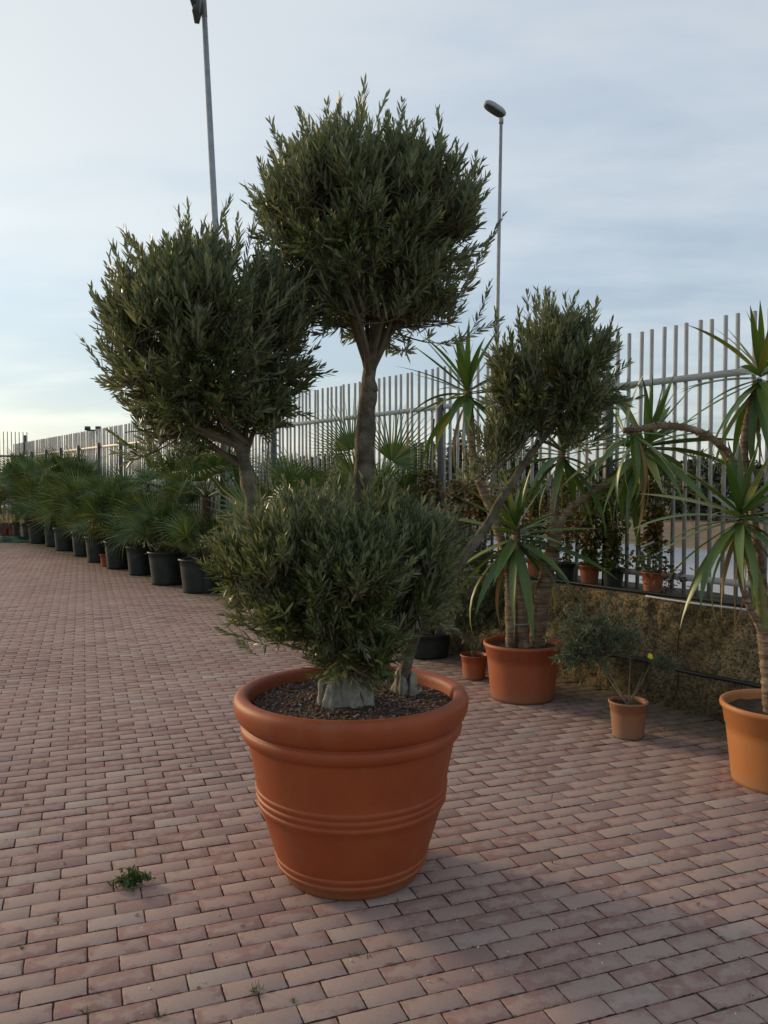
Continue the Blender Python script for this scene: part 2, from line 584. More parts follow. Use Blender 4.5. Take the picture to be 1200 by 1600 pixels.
def m_paving():
    m, q, b = mat_base('clay_paving', .93, .12)
    P = q.n('ShaderNodeNewGeometry').outputs['Position']
    u = q.m('SUBTRACT', q.dot(P, tuple(ru)), U0)
    v = q.m('SUBTRACT', q.dot(P, tuple(rv)), V0)
    vr = q.m('DIVIDE', v, PH)
    row = q.m('FLOOR', vr)
    par = q.m('MULTIPLY', q.m('FLOORED_MODULO', row, 2.0), .5)
    uu = q.m('ADD', q.m('DIVIDE', u, PW), par)
    colm = q.m('FLOOR', uu)
    fu = q.m('FRACT', uu)
    fv = q.m('FRACT', vr)
    du = q.m('MULTIPLY', q.m('MINIMUM', fu, q.m('SUBTRACT', 1.0, fu)), PW)
    dv = q.m('MULTIPLY', q.m('MINIMUM', fv, q.m('SUBTRACT', 1.0, fv)), PH)
    e = q.m('MINIMUM', du, dv)
    wn_ = q.n('ShaderNodeTexWhiteNoise', noise_dimensions='3D')
    q.put(wn_.inputs['Vector'], q.xyz(colm, row, 0.5))
    sc_ = q.n('ShaderNodeSeparateColor')
    q.put(sc_.inputs[0], wn_.outputs['Color'])
    r1, r2, r3 = sc_.outputs
    nz = q.noise(P, 16, 5, .6)
    nb = q.noise(P, 42, 4, .65)
    # pale worn centres, redder edges
    wear = q.m('ADD', q.m('MULTIPLY', e, .8), q.m('MULTIPLY', q.m('SUBTRACT', nz, .47), .16))
    wear = q.sm(q.m('ADD', wear, q.m('MULTIPLY', q.m('SUBTRACT', r1, .45), .045)), .000, .030)
    red = q.mix(r3, (.278, .160, .136), (.315, .195, .168))
    pale = q.mix(r2, (.365, .258, .220), (.392, .293, .248))
    c = q.mix(q.m('MULTIPLY', wear, .85), red, pale)
    c = q.mix(q.m('MULTIPLY', q.m('SUBTRACT', r2, .55), .35), c, (.21, .13, .11))
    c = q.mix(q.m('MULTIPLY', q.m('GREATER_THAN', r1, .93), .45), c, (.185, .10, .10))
    c = q.mix(q.m('MULTIPLY', q.m('LESS_THAN', r3, .06), .35), c, (.42, .37, .32))
    # broad tone drift and dirt
    big = q.noise(P, .55, 4, .55)
    c = q.mix(q.m('MULTIPLY', q.sm(big, .45, .68), .35), c, (.245, .150, .128))
    big2 = q.noise(P, 1.9, 6, .65)
    c = q.mix(q.m('MULTIPLY', q.sm(big2, .55, .72), .30), c, (.16, .115, .09))
    grain = q.noise(P, 260, 3, .7)
    c = q.mix(q.m('MULTIPLY', q.sm(grain, .50, .70), .5), c, (.15, .10, .08))
    c = q.mix(q.m('MULTIPLY', q.sm(nb, .55, .72), .35), c, (.38, .31, .26))
    # moss and damp dirt in the strip in front of the wall
    dw = q.m('ADD', q.m('SUBTRACT', float(WP @ wn), q.dot(P, tuple(wn))), q.m('MULTIPLY', q.m('SUBTRACT', q.noise(P, 3.2, 5, .6), .5), 1.1))
    moss = q.m('SUBTRACT', 1.0, q.sm(dw, .05, .85))
    mcol = q.mix(q.sm(q.noise(P, 9, 5, .6), .4, .65), (.085, .068, .036), (.105, .095, .042))
    c = q.mix(q.m('MULTIPLY', moss, .72), c, mcol)
    # sand joint
    jn = q.m('ADD', e, q.m('ADD', q.m('MULTIPLY', q.m('SUBTRACT', nb, .5), .0075), q.m('MULTIPLY', q.sm(q.noise(P, 2.6, 5, .65), .52, .70), -.0022)))
    j = q.m('SUBTRACT', 1.0, q.sm(jn, .0016, .0032))
    jc = q.mix(q.sm(q.noise(P, 5, 4, .6), .45, .62), (.050, .033, .027), (.105, .072, .058))
    jc = q.mix(q.m('MULTIPLY', q.sm(q.noise(P, 2.3, 5, .65), .54, .66), .7), jc, (.045, .060, .022))
    c = q.mix(j, c, jc)
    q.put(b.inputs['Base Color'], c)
    bp = q.n('ShaderNodeBump')
    bp.inputs['Strength'].default_value = .35
    bp.inputs['Distance'].default_value = .003
    q.put(bp.inputs['Height'], q.m('ADD', nb, q.m('MULTIPLY', grain, .6)))
    q.put(b.inputs['Normal'], bp)
    return m


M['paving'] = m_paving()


def m_wall():
    m, q, b = mat_base('rough_render', .95, .1)
    P = q.n('ShaderNodeNewGeometry').outputs['Position']
    s_ = q.n('ShaderNodeSeparateXYZ')
    q.put(s_.inputs[0], P)
    n1 = q.noise(P, 26, 7, .7)
    n2 = q.noise(P, 1.7, 5, .6)
    n3 = q.noise(P, 70, 4, .7)
    n4 = q.noise(P, 48, 6, .75)
    c = q.mix(q.sm(n4, .38, .60), (.14, .105, .052), (.52, .41, .235))
    c = q.mix(q.m('MULTIPLY', q.sm(n1, .50, .64), .55), c, (.085, .068, .034))
    c = q.mix(q.m('MULTIPLY', q.sm(n3, .52, .66), .8), c, (.040, .032, .020))
    c = q.mix(q.m('MULTIPLY', q.sm(n2, .46, .60), .55), c, q.mix(q.sm(n1, .4, .6), (.030, .027, .014), (.085, .075, .035)))
    low_ = q.m('SUBTRACT', 1.0, q.sm(q.m('ADD', s_.outputs[2], q.m('MULTIPLY', n1, .25)), .12, .42))
    c = q.mix(q.m('MULTIPLY', low_, .5), c, (.055, .044, .024))
    c = q.mix(q.sm(s_.outputs[2], HW - .012, HW + .01), c, q.mix(n1, (.055, .052, .045), (.12, .11, .095)))
    q.put(b.inputs['Base Color'], c)
    bp = q.n('ShaderNodeBump')
    bp.inputs['Strength'].default_value = 1.0
    bp.inputs['Distance'].default_value = .045
    q.put(bp.inputs['Height'], q.m('ADD', n1, q.m('MULTIPLY', n4, .8)))
    q.put(b.inputs['Normal'], bp)
    return m


M['wall'] = m_wall()

# ------------------------------------------------------------------ ground, road, pavement
g = Geo()
g.add([(-3000, -60, -.14), (3000, -60, -.14), (3000, 4000, -.14), (-3000, 4000, -.14)], [(0, 1, 2, 3)])
setting('ground', g, M['verge'])
# bank of dry soil beyond the road is the same ground, gently raised
g = Geo()
nx, ny = 90, 26
X = np.linspace(-12, 90, nx)
S_ = np.linspace(0, 60, ny)
V = []
for j, s in enumerate(S_):
    for i, x in enumerate(X):
        p = WP + wn * (13.2 + s) + wd * (x - 8)
        h = .0 if j == 0 else min(1.0, s / 8) * (.25 + .5 * mnoise.noise(Vector((p[0] * .15, p[1] * .15, 0)))) + .06 * mnoise.noise(Vector((p[0], p[1], 3)))
        V.append((p[0], p[1], -.13 + max(h, 0.004)))
ii = np.arange(ny - 1)[:, None] * nx
jj = np.arange(nx - 1)[None, :]
Q = np.stack([ii + jj, ii + jj + nx, ii + jj + nx + 1, ii + jj + 1], -1).reshape(-1, 4)
g.add(V, Q)
setting('terrain', g, M['verge'], True)
g = Geo()
g.add([W3(-40, 2.2, -.02), W3(90, 2.2, -.02), W3(90, 12.4, -.02), W3(-40, 12.4, -.02),
       W3(-40, 2.2, -.2), W3(90, 2.2, -.2), W3(90, 12.4, -.2), W3(-40, 12.4, -.2)],
      [(0, 3, 2, 1), (0, 1, 5, 4), (3, 7, 6, 2)])
setting('road', g, M['road'])


def und(x, y):
    return .0045 * np.sin(x * 1.7 + y * .6) * np.sin(y * 1.25 - .4) + .003 * np.sin(x * .7 - y * 2.1 + 1.0)


g = Geo()
xs = np.arange(-24, 6.01, .25)
ys = np.arange(-1.0, 27.01, .25)
XX, YY = np.meshgrid(xs, ys)
ZZ = und(XX, YY) - .0065
lim = (WP @ wn) + .1
keep = (XX * wn[0] + YY * wn[1])
V = np.stack([XX, YY, ZZ], -1).reshape(-1, 3)
nx = len(xs)
ii = np.arange(len(ys) - 1)[:, None] * nx
jj = np.arange(nx - 1)[None, :]
Q = np.stack([ii + jj, ii + jj + 1, ii + jj + nx + 1, ii + jj + nx], -1).reshape(-1, 4)
cen = V[Q].mean(1)
Q = Q[(cen @ wn) < lim]
g.add(V, Q)
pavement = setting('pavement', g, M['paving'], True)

# the pavers themselves
cells = []
cc = np.array([float((np.array([x, y, 0]) @ ru)) for x in (-20, 6) for y in (0, 27)])
rr = np.array([float((np.array([x, y, 0]) @ rv)) for x in (-20, 6) for y in (0, 27)])
r0, r1_ = int((rr.min() - V0) / PH), int((rr.max() - V0) / PH)
c0, c1_ = int((cc.min() - U0) / PW), int((cc.max() - U0) / PW)
RW, CL = np.meshgrid(np.arange(r0, r1_), np.arange(c0, c1_), indexing='ij')
par = (RW % 2) * .5
cu = U0 + (CL + .5 - par) * PW
cvv = V0 + (RW + .5) * PH
CX = cu * ru[0] + cvv * rv[0]
CY = cu * ru[1] + cvv * rv[1]
ok = (CY > .9) & (CY < 25.5) & (CX * wn[0] + CY * wn[1] < (WP @ wn) - .02) & (np.abs(CX) < .475 * CY + 2.2) & (CX > -16)
CX, CY = CX[ok], CY[ok]
# size in the picture, nearest first, those in frame
inframe = (np.abs(CX) < .47 * CY) & (CY > 2.15)
order = np.argsort(np.where(inframe, CY, 1e3 + CY))
near = order[:300]
rest = order[300:]


def paver_verts(n, rng, lx=PW - .0036, ly=PH - .0036):
    ix = lx / 2 + rng.normal(0, .0004, (n, 4))
    iy = ly / 2 + rng.normal(0, .0004, (n, 4))
    sx = np.array([-1, 1, 1, -1])
    sy = np.array([-1, -1, 1, 1])
    V = np.zeros((n, 12, 3))
    V[:, 0:4, 0] = ix * sx
    V[:, 0:4, 1] = iy * sy
    V[:, 0:4, 2] = -.05
    V[:, 4:8, 0] = ix * sx
    V[:, 4:8, 1] = iy * sy
    V[:, 4:8, 2] = -.0015
    ch = .0028 + rng.random((n, 4)) * .0015 + (rng.random((n, 4)) > .93) * rng.random((n, 4)) * .010
    V[:, 8:12, 0] = (ix - ch) * sx
    V[:, 8:12, 1] = (iy - ch) * sy
    return V


PQ = np.array([(0, 1, 5, 4), (1, 2, 6, 5), (2, 3, 7, 6), (3, 0, 4, 7), (4, 5, 9, 8), (5, 6, 10, 9), (6, 7, 11, 10), (7, 4, 8, 11), (8, 9, 10, 11)])
variants = []
for k in range(14):
    gg = Geo()
    gg.add(paver_verts(1, RNG)[0], PQ)
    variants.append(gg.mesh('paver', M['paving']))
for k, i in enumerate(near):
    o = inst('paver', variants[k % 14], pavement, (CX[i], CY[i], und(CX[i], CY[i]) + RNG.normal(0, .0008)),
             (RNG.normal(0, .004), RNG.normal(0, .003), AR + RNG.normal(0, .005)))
n = len(rest)
V = paver_verts(n, RNG)
tx = RNG.normal(0, .004, n)
ty = RNG.normal(0, .003, n)
V[:, :, 2] += V[:, :, 1] * tx[:, None] + V[:, :, 0] * ty[:, None]
ca, sa = math.cos(AR), math.sin(AR)
x_ = V[:, :, 0] * ca - V[:, :, 1] * sa + CX[rest][:, None]
y_ = V[:, :, 0] * sa + V[:, :, 1] * ca + CY[rest][:, None]
V[:, :, 0] = x_
V[:, :, 1] = y_
V[:, :, 2] += (und(CX[rest], CY[rest]) + RNG.normal(0, .0007, n))[:, None]
g = Geo()
g.add(V.reshape(-1, 3), (PQ[None] + (np.arange(n) * 12)[:, None, None]).reshape(-1, 4))
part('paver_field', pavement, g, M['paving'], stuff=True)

# ------------------------------------------------------------------ retaining wall with its ledge
FOFF = float((G(1089, 931, HW) - WP) @ wn)          # fence stands this far behind the wall face
T0, T1 = -3.2, on_wall(20, 695, FOFF)[0]
wall_t = thing('retaining_wall', W3(0, 0, 0), 'long low wall of rough brown moss-stained render below the fence', 'wall')
g = Geo()
ts_ = np.concatenate([np.arange(T0, 6, .022), np.arange(6, T1 + .5, .12)])
prof = [(0, -.1)] + [(0.0, z) for z in np.linspace(0.0, HW - .03, 30)] + [(.012, HW - .01), (.035, HW), (.08, HW + .003)] + [(u, HW) for u in np.linspace(.12, FOFF + .25, 6)] + [(FOFF + .26, -.1)]
np_ = len(prof)
V = np.zeros((len(ts_), np_, 3))
for a, t in enumerate(ts_):
    for b_, (o_, z_) in enumerate(prof):
        p = W3(t, o_, z_)
        if b_ < 34 and b_ > 0:
            q_ = Vector((t * 1.0, z_, 0))
            d_ = .035 * mnoise.noise(q_ * 2.2) + .026 * mnoise.noise(q_ * 9) + .022 * mnoise.noise(q_ * 24) + .012 * mnoise.noise(q_ * 55)
            # worn joint where two pours meet
            d_ += .030 * math.exp(-((t - on_wall_t - .03 * math.sin(z_ * 9)) / .018) ** 2) if (on_wall_t := .62) else 0
            p = p + wn * (d_ + .02)
        elif b_ < np_ - 1:
            p[2] += .008 * mnoise.noise(Vector((t * 4, o_ * 6, 2)))
        V[a, b_] = p
ii = np.arange(len(ts_) - 1)[:, None] * np_
jj = np.arange(np_ - 1)[None, :]
Q = np.stack([ii + jj, ii + jj + 1, ii + jj + np_ + 1, ii + jj + np_], -1).reshape(-1, 4)
g.add(V.reshape(-1, 3), Q[:, ::-1])
part('wall_body', wall_t, g, M['wall'], True)

# ------------------------------------------------------------------ palisade fence, one part per bar
ZT = on_wall(1094, 501, FOFF)[1]
ZR = on_wall(1094, 589, FOFF)[1]
ZB = on_wall(1089, 904, FOFF)[1]
fence = thing('palisade_fence', W3(0, FOFF, HW), 'long cream steel palisade fence of square bars standing on the wall', 'fence')
ang = math.atan2(wd[1], wd[0])
SP = None
ta = on_wall(1094, 501, FOFF)[0]
tb = on_wall(1055, 509, FOFF)[0]
SP = abs(tb - ta) / 2
gg = Geo()
bw, bd = .019, .025
gg.add(*box((0, 0, (ZT - HW - .02) / 2), (bw, bd, ZT - HW + .02)))
bar_me = gg.mesh('bar', M['fence'])
nb_ = int((T1 - (ta - 24 * SP)) / SP)
nb_ = min(nb_, 299)
for k in range(nb_):
    t = ta + (k - 24) * SP + random.gauss(0, .0008)
    p = W3(t, FOFF, HW + random.gauss(0, .003))
    inst('bar', bar_me, fence, p, (random.gauss(0, .004), random.gauss(0, .004), ang))
tL, tR = ta - 25 * SP, ta + (nb_ - 24) * SP
Mz = np.array([[math.cos(ang), -math.sin(ang), 0], [math.sin(ang), math.cos(ang), 0], [0, 0, 1]])
tm = (tL + tR) / 2
for zz in (ZR, ZB):
    g = Geo()
    g.add(*box(W3(tm, FOFF - .012, zz), (tR - tL, .028, .046), Mz))
    part('rail', fence, g, M['rail'])
post_t = [-2.9, -.95, 1.25] + [on_wall(p_, 700, FOFF)[0] for p_ in (693,)]
post_t += [on_wall(p_, 700, FOFF)[0] for p_ in (573, 432)]
t_ = post_t[-1]
far_t = [on_wall(p_, 705, FOFF)[0] for p_ in (192, 158, 126, 98, 75, 53, 34)]
k_ = round((far_t[0] - t_) / 1.6)
post_t += [t_ + (far_t[0] - t_) * i / k_ for i in range(1, k_)] + far_t
for t in post_t:
    g = Geo()
    h_ = ZR + .09 - HW
    g.add(*box(W3(t, FOFF - .055, HW + h_ / 2 - .02), (.055, .055, h_ + .04), Mz))
    part('post', fence, g, M['post'])
    if t < 2:
        continue
    g = Geo()
    a_ = W3(t + .06, FOFF - .08, ZR - .12)
    b_ = W3(t + .06, FOFF - .24, HW - .01)
    g.add(*tube([a_, b_], .013, 4))
    part('brace', fence, g, M['post'])

# far cross fence that closes the lane
Yc_ = T1 * wd[1] + WP[1] - 1.2
pA = at(42, 675, Yc_)
g_dir = unit(np.array([-.93, -.37, 0]))
cf = thing('end_fence', (pA[0], pA[1], 0), 'tall pale bar fence across the far left end of the lane', 'fence')
gg = Geo()
gg.add(*box((0, 0, pA[2] / 2), (.024, .014, pA[2])))
cb_me = gg.mesh('bar', M['fence'])
a2 = math.atan2(g_dir[1], g_dir[0])
for k in range(42):
    p = np.array([pA[0], pA[1], 0]) + g_dir * k * .105
    inst('bar', cb_me, cf, p, (0, 0, a2))
M2 = np.array([[math.cos(a2), -math.sin(a2), 0], [math.sin(a2), math.cos(a2), 0], [0, 0, 1]])
zr2 = at(30, 713, Yc_)[2]
for zz in (zr2, .25):
    g = Geo()
    g.add(*box(np.array([pA[0], pA[1], zz]) + g_dir * 2.15 + unit(np.array([.37, -.93, 0])) * .02, (4.5, .03, .06), M2))
    part('rail', cf, g, M['galv'])
for k in (0, 20, 40):
    g = Geo()
    p = np.array([pA[0], pA[1], pA[2] / 2 - .05]) + g_dir * (k * .105 + .05) + unit(np.array([.37, -.93, 0])) * .05
    g.add(*box(p, (.07, .07, pA[2] - .1), M2))
    part('post', cf, g, M['post'])

# ------------------------------------------------------------------ lamps on poles
# tall floodlight mast on the left
Ym = 17.5
b0 = at(345, 760, Ym)
b0[2] = -.14
top = at(315, -60, Ym)
mid = at(338, 385, Ym)
mast = thing('floodlight_mast', b0, 'tall grey steel mast rising behind the left olive ball, floodlights at its head', 'lamp post')
lean = (top - mid)
foot = mid - lean * (mid[2] + .14) / lean[2]
g = Geo()
j_ = at(319.3, 24, Ym)
g.add(*tube([foot, foot + (j_ - foot) * .5, j_], [.10, .075, .058], 16))
part('pole', mast, g, M['galv'], True)
g = Geo()
g.add(*tube([j_ - unit(lean) * .05, top], [.062, .058], 16))
part('upper_pole', mast, g, M['galv'], True)
for q_, (a_, b_) in enumerate([((312, 2), (306, 26)), ((300, -14), (304, 8))]):
    pa, pb = at(*a_, Ym - .15), at(*b_, Ym - .3)
    dd = unit(pb - pa)
    s_ = unit(np.cross(dd, (0, 1, 0)))
    Mx = np.stack([s_, np.cross(dd, s_), dd], 1)
    g = Geo()
    g.add(*box((pa + pb) / 2, (.10, .30, np.linalg.norm(pb - pa) + .04), Mx))
    fl = part('floodlight', mast, g, M['lamp_dark'])
    g = Geo()
    g.add(*box((pa + pb) / 2 - s_ * .056, (.008, .25, np.linalg.norm(pb - pa) - .02), Mx))
    part('lens', fl, g, M['glass'])
    g = Geo()
    g.add(*tube([at(317, a_[1] - 8, Ym), pa, pb + s_ * .04], .014, 5))
    part('bracket', mast, g, M['galv'])
g = Geo()
c_ = at(317, -40, Ym)
g.add(*box(c_, (1.5, .06, .06)))
part('crossarm', mast, g, M['galv'])

# street lamp on the right
Yl = 26.0
tp = at(783, 186, Yl)
md = at(777, 500, Yl)
dl = (tp - md)
ft = md - dl * (md[2] + .14) / dl[2]
lamp = thing('street_lamp', ft, 'slim grey street lamp with a rounded head behind the fence', 'street lamp')
g = Geo()
g.add(*tube([ft, (ft + tp) / 2, tp], [.085, .065, .05], 14))
part('pole', lamp, g, M['galv'], True)
g = Geo()
g.add(*tube([tp - (0, 0, .14), tp + (0, 0, .02)], [.075, .075], 14))
part('collar', lamp, g, M['lamp_shell'], True)
# head: long rounded shell, tipped up to the left and a little towards the lane
hc = at(773, 170, Yl)
hx = unit(at(757, 166, Yl - .3) - at(789, 178, Yl))
hx = unit(np.array([-.78, -.25, .36]))
hy = unit(np.cross((0, 0, 1), hx))
hz = np.cross(hx, hy)
Mh = np.stack([hx, hy, hz], 1)


def capsule(L, Wd, H, zlo, zhi, n=26, m=12):
    V = []
    for i in range(m + 1):
        f_ = i / m
        zz = zlo + (zhi - zlo) * f_
        k = math.sqrt(max(0, 1 - (max(zz, 0) / H) ** 2)) if zz > 0 else 1.0 - .25 * (zz / zlo) ** 2 if zlo < 0 else 1
        for j in range(n):
            a = 2 * math.pi * j / n
            ex = .55
            x = math.copysign(abs(math.cos(a)) ** ex, math.cos(a)) * L * k
            y = math.copysign(abs(math.sin(a)) ** .9, math.sin(a)) * Wd * k
            V.append((x, y, zz))
    i = np.arange(m)[:, None] * n
    j = np.arange(n)[None, :]
    k = (j + 1) % n
    Q = np.stack([i + j, i + k, i + n + k, i + n + j], -1).reshape(-1, 4)
    return np.array(V), Q


g = Geo()
Vc, Qc = capsule(.40, .20, .15, -.08, .149)
g.add(hc + Vc @ Mh.T, Qc)
hs = part('lamp_housing', lamp, g, M['lamp_shell'], True)
g = Geo()
Vc, Qc = capsule(.36, .17, .10, .0, .099)
Vc[:, 2] = -.07 - Vc[:, 2] * .8
g.add(hc + Vc @ Mh.T, Qc[:, ::-1])
part('lens', hs, g, M['lamp_dark'], True)

# pair of small lamps clamped on the fence
tq, zq = on_wall(146, 668, FOFF)
fl0 = W3(tq, FOFF, ZT - .16)
fl = thing('fence_floodlights', fl0, 'pair of small dark lamps clamped on top of the far fence', 'floodlight')
g = Geo()
g.add(*box(fl0 + (0, 0, .06), (.03, .03, .2)))
g.add(*box(fl0 + (0, 0, .15), (.30, .03, .03)))
part('bracket', fl, g, M['post'])
for s in (-1, 1):
    g = Geo()
    g.add(*box(fl0 + np.array([s * .12, -.03, .19]), (.10, .10, .09)))
    part('lamp_head', fl, g, M['lamp_dark'])

# distant thin pole
p_ = at(1187, 712, 70)
g = Geo()
b_ = np.array([p_[0], 70, -.1])
g.add(*tube([b_, (p_[0], 70, at(1187, 678, 70)[2])], .09, 8))
single('utility_pole', g, M['post'], 'thin far pole rising above the bushes at the right edge', 'pole', b_)

# ------------------------------------------------------------------ background beyond the road
def far_tree(px, Y, wpx, top_py, label, base=None, name='bushy_tree', n=1800, seed=0):
    rg = np.random.default_rng(seed)
    c = at(px, 752, Y)
    h = at(px, top_py, Y)[2] + .14
    rw = wpx / 2 / FPX * Y
    t = thing(name, (c[0], Y, -.14), label, 'tree', 'trees beyond the road')
    g = Geo()
    th_ = h * .35
    for k in range(3):
        a = k * 2.1 + seed
        g.add(*tube([(c[0], Y, -.14), (c[0] + .15 * math.cos(a), Y + .15 * math.sin(a), th_ * .6), (c[0] + rw * .4 * math.cos(a), Y + rw * .4 * math.sin(a), h * .6)], [.12, .09, .04], 6))
    part('trunk', t, g, M['olive_bark'])
    g = Geo()
    lob = [(rg.uniform(-.55, .55) * rw, rg.uniform(-.4, .4) * rw, h * rg.uniform(.35, .78), rw * rg.uniform(.35, .6), h * rg.uniform(.18, .3)) for _ in range(8)]
    B = []
    for (x, y, z_, r_, hh) in lob:
        d_ = unit(rg.normal(size=(n // 8, 3)))
        rad = rg.uniform(.55, 1.08, (n // 8, 1))
        P = d_ * rad * np.array([r_, r_, hh]) + np.array([x, y, z_])
        B.append(P)
    B = np.concatenate(B)
    B = B[(B[:, 2] < h * 1.02) & (B[:, 2] > .1)]
    m_ = len(B)
    s_ = rw * .075 + .03
    g.add(*blades(B + (c[0], Y, -.14), unit(rg.normal(size=(m_, 3))), unit(rg.normal(size=(m_, 3)) + (0, 0, .8)), rg.uniform(.7, 1.6, m_) * s_ * 1.7, rg.uniform(.5, 1.1, m_) * s_, [0, .5, 1], [.3, 1, .1]))
    part('crown', t, g, M['far_leaf'], stuff=True)


far_tree(1082, 40, 110, 692, 'round olive-like tree beyond the road, left of the white shed', seed=1)
far_tree(1158, 38, 90, 706, 'bushy tree beyond the road, right of the white shed', seed=2)
far_tree(1210, 42, 110, 716, 'low bushy tree beyond the road cut by the right photo edge', seed=3)
far_tree(1010, 44, 100, 722, 'low bush beyond the road behind the potted climbers', seed=4)
far_tree(925, 47, 120, 716, 'dark bush beyond the road behind the right olive ball', seed=5)
far_tree(715, 44, 95, 668, 'dark round tree seen through the bars beside the fence post', seed=6, n=2600)
far_tree(655, 50, 110, 690, 'dark tree through the bars right of the middle olive stem', seed=7)
far_tree(520, 52, 120, 696, 'dark tree through the bars left of the middle olive stem', seed=8)
far_tree(800, 55, 120, 700, 'far dark bush behind the leaning olive branch', seed=9)
far_tree(450, 60, 110, 712, 'far dark bush behind the left olive ball stem', seed=10)

far_tree(1078, 33, 130, 742, 'low dark scrub on the bank beyond the road, left of the white shed', seed=11, n=1500)
far_tree(985, 35, 120, 748, 'low scrub on the bank behind the arching yucca stem', seed=12, n=1500)
far_tree(1196, 31, 110, 738, 'low scrub on the bank at the right photo edge', seed=13, n=1500)
far_tree(860, 36, 130, 740, 'low scrub on the bank behind the forked yucca stem', seed=14, n=1500)

# small white building
Yh = 58
hl = at(1088, 770, Yh)
hw_, hd_, hh_ = 2.6, 3.0, at(1110, 727, Yh)[2] + .14
hc_ = np.array([hl[0] + hw_ / 2, Yh + hd_ / 2, -.14])
shed = thing('white_shed', hc_, 'small white flat-roofed building with one dark window beyond the road', 'building')
g = Geo()
g.add(*box(hc_ + (0, 0, hh_ / 2), (hw_, hd_, hh_)))
part('wall', shed, g, M['plaster'])
g = Geo()
g.add(*box(hc_ + (0, 0, hh_ + .06), (hw_ + .2, hd_ + .2, .12)))
part('roof', shed, g, M['roof'])
g = Geo()
wc = hc_ + (.25, -hd_ / 2 - .01, hh_ * .62)
g.add(*box(wc, (.62, .04, .66)))
wf = part('window', shed, g, M['plaster'])
g = Geo()
g.add(*box(wc - (0, .025, 0), (.5, .02, .54)))
part('pane', wf, g, M['pane'])

# ------------------------------------------------------------------ pots
def pot_profile(rt, rb, h, rim_h, rim_t=.018, lip=.014, steps=()):
    """open pot: foot, tapering body, collar, rolled lip and inside"""
    p = [(0, 0.004), (rb * .93, 0.0), (rb, .004)]
    zc_ = h - rim_h
    kk = min(1.0, rt / .26)
    rim_t, lip = rim_t * kk, lip * kk
    rc = rb + (rt - rim_t - rb) * (zc_ / h)
    for f_ in np.linspace(.08, 1, 7):
        p.append((rb + (rc - rb) * f_, zc_ * f_))
    p += [(rc + .005 * kk, zc_ + .003 * kk), (rt - lip, h - .034 * kk), (rt - .003 * kk, h - .028 * kk), (rt, h - .015 * kk), (rt - .003 * kk, h - .004 * kk), (rt - .010 * kk, h), (rt - .022 * kk, h - .003 * kk), (rt - .030 * kk, h - .02 * kk)]
    p += [(rt - .036 * kk, h - .09 * kk), (rc - .03 * kk, h * .55)]
    return p


def make_pot(name, label, c, rt, rb, h, rim_h, mat, group=None, soil=.05, handles=False, cat='plant pot', seg=40):
    t = thing(name, c, label, cat, group)
    g = Geo()
    V, Q = lathe(pot_profile(rt, rb, h, rim_h), seg, .008)
    g.add(V, Q)
    part('pot_body', t, g, mat, True, local=True)
    g = Geo()
    n = 28
    rs = np.linspace(0, rt - .026 * min(1, rt / .26), 7)
    V = [(0, 0, h - soil + .008)]
    for r_ in rs[1:]:
        for k in range(n):
            a = 2 * math.pi * k / n
            V.append((r_ * math.cos(a), r_ * math.sin(a), h - soil + .012 * mnoise.noise(Vector((r_ * math.cos(a) * 20, r_ * math.sin(a) * 20, c[0])))))
    T = [(0, 1 + k, 1 + (k + 1) % n) for k in range(n)]
    Q = [(1 + i * n + k, 1 + (i + 1) * n + k, 1 + (i + 1) * n + (k + 1) % n, 1 + i * n + (k + 1) % n) for i in range(5) for k in range(n)]
    g.add(V, Q, T)
    part('soil', t, g, M['soil'], True, local=True)
    if handles:
        for s in (-1, 1):
            g = Geo()
            a = [(s * (rt - .01), -.05, h - .03), (s * (rt + .025), -.04, h - .04), (s * (rt + .03), 0, h - .045), (s * (rt + .025), .04, h - .04), (s * (rt - .01), .05, h - .03)]
            g.add(*tube(a, .008, 6))
            part('handle', t, g, mat, local=True)
    return t


# the great terracotta pot with the olive
Yf = G(550, 1409)[1]
YP = Yf / (1 - 106 / FPX)
XP = (549 - 600) / FPX * YP
S = YP / FPX
big = thing('terracotta_pot', (XP, YP, 0), 'very large round terracotta pot with ribbed bands in the foreground', 'plant pot')


def zf(rpx, y):
    return at(549, y, YP - rpx * S)[2]


pp = [(0, .004), (100 * S, 0), (105 * S, .003)]
for rpx, y in [(107, 1404), (111, 1398), (117, 1395), (119, 1391), (117.5, 1388.5), (118, 1387), (121, 1383), (121.5, 1380), (120, 1377), (121, 1375),
               (128, 1355), (136, 1330), (143, 1310), (146, 1307), (148.5, 1303), (147.5, 1299), (146.5, 1298), (149, 1294), (150, 1290), (148.5, 1287), (148, 1286), (150.5, 1282), (151, 1278), (149.5, 1275), (149.5, 1273),
               (153, 1250), (158, 1225), (161.5, 1206), (163, 1200), (168, 1199), (172, 1194), (173.5, 1188), (172, 1181), (169, 1177), (168.5, 1175),
               (172, 1174), (178, 1169), (182, 1160), (183.5, 1149), (182.5, 1139), (179, 1132)]:
    pp.append((rpx * S, zf(rpx, y)))
zt = pp[-1][1] + .006
pp += [(175 * S, zt), (169 * S, zt + .001), (164 * S, zt - .004), (161 * S, zt - .012), (159 * S, zt - .05), (156 * S, zt - .12), (150 * S, zt - .3)]
# denser profile for smooth rolls
prof_d = []
for a_, b_ in zip(pp[:-1], pp[1:]):
    prof_d += [a_, ((a_[0] + b_[0]) / 2, (a_[1] + b_[1]) / 2)]
prof_d.append(pp[-1])
g = Geo()
g.add(*lathe(prof_d, 128, .0015))
part('pot_body', big, g, M['terra'], True, local=True)
zs = zt - .055
g = Geo()
n, rs = 64, np.linspace(0, 160 * S, 22)


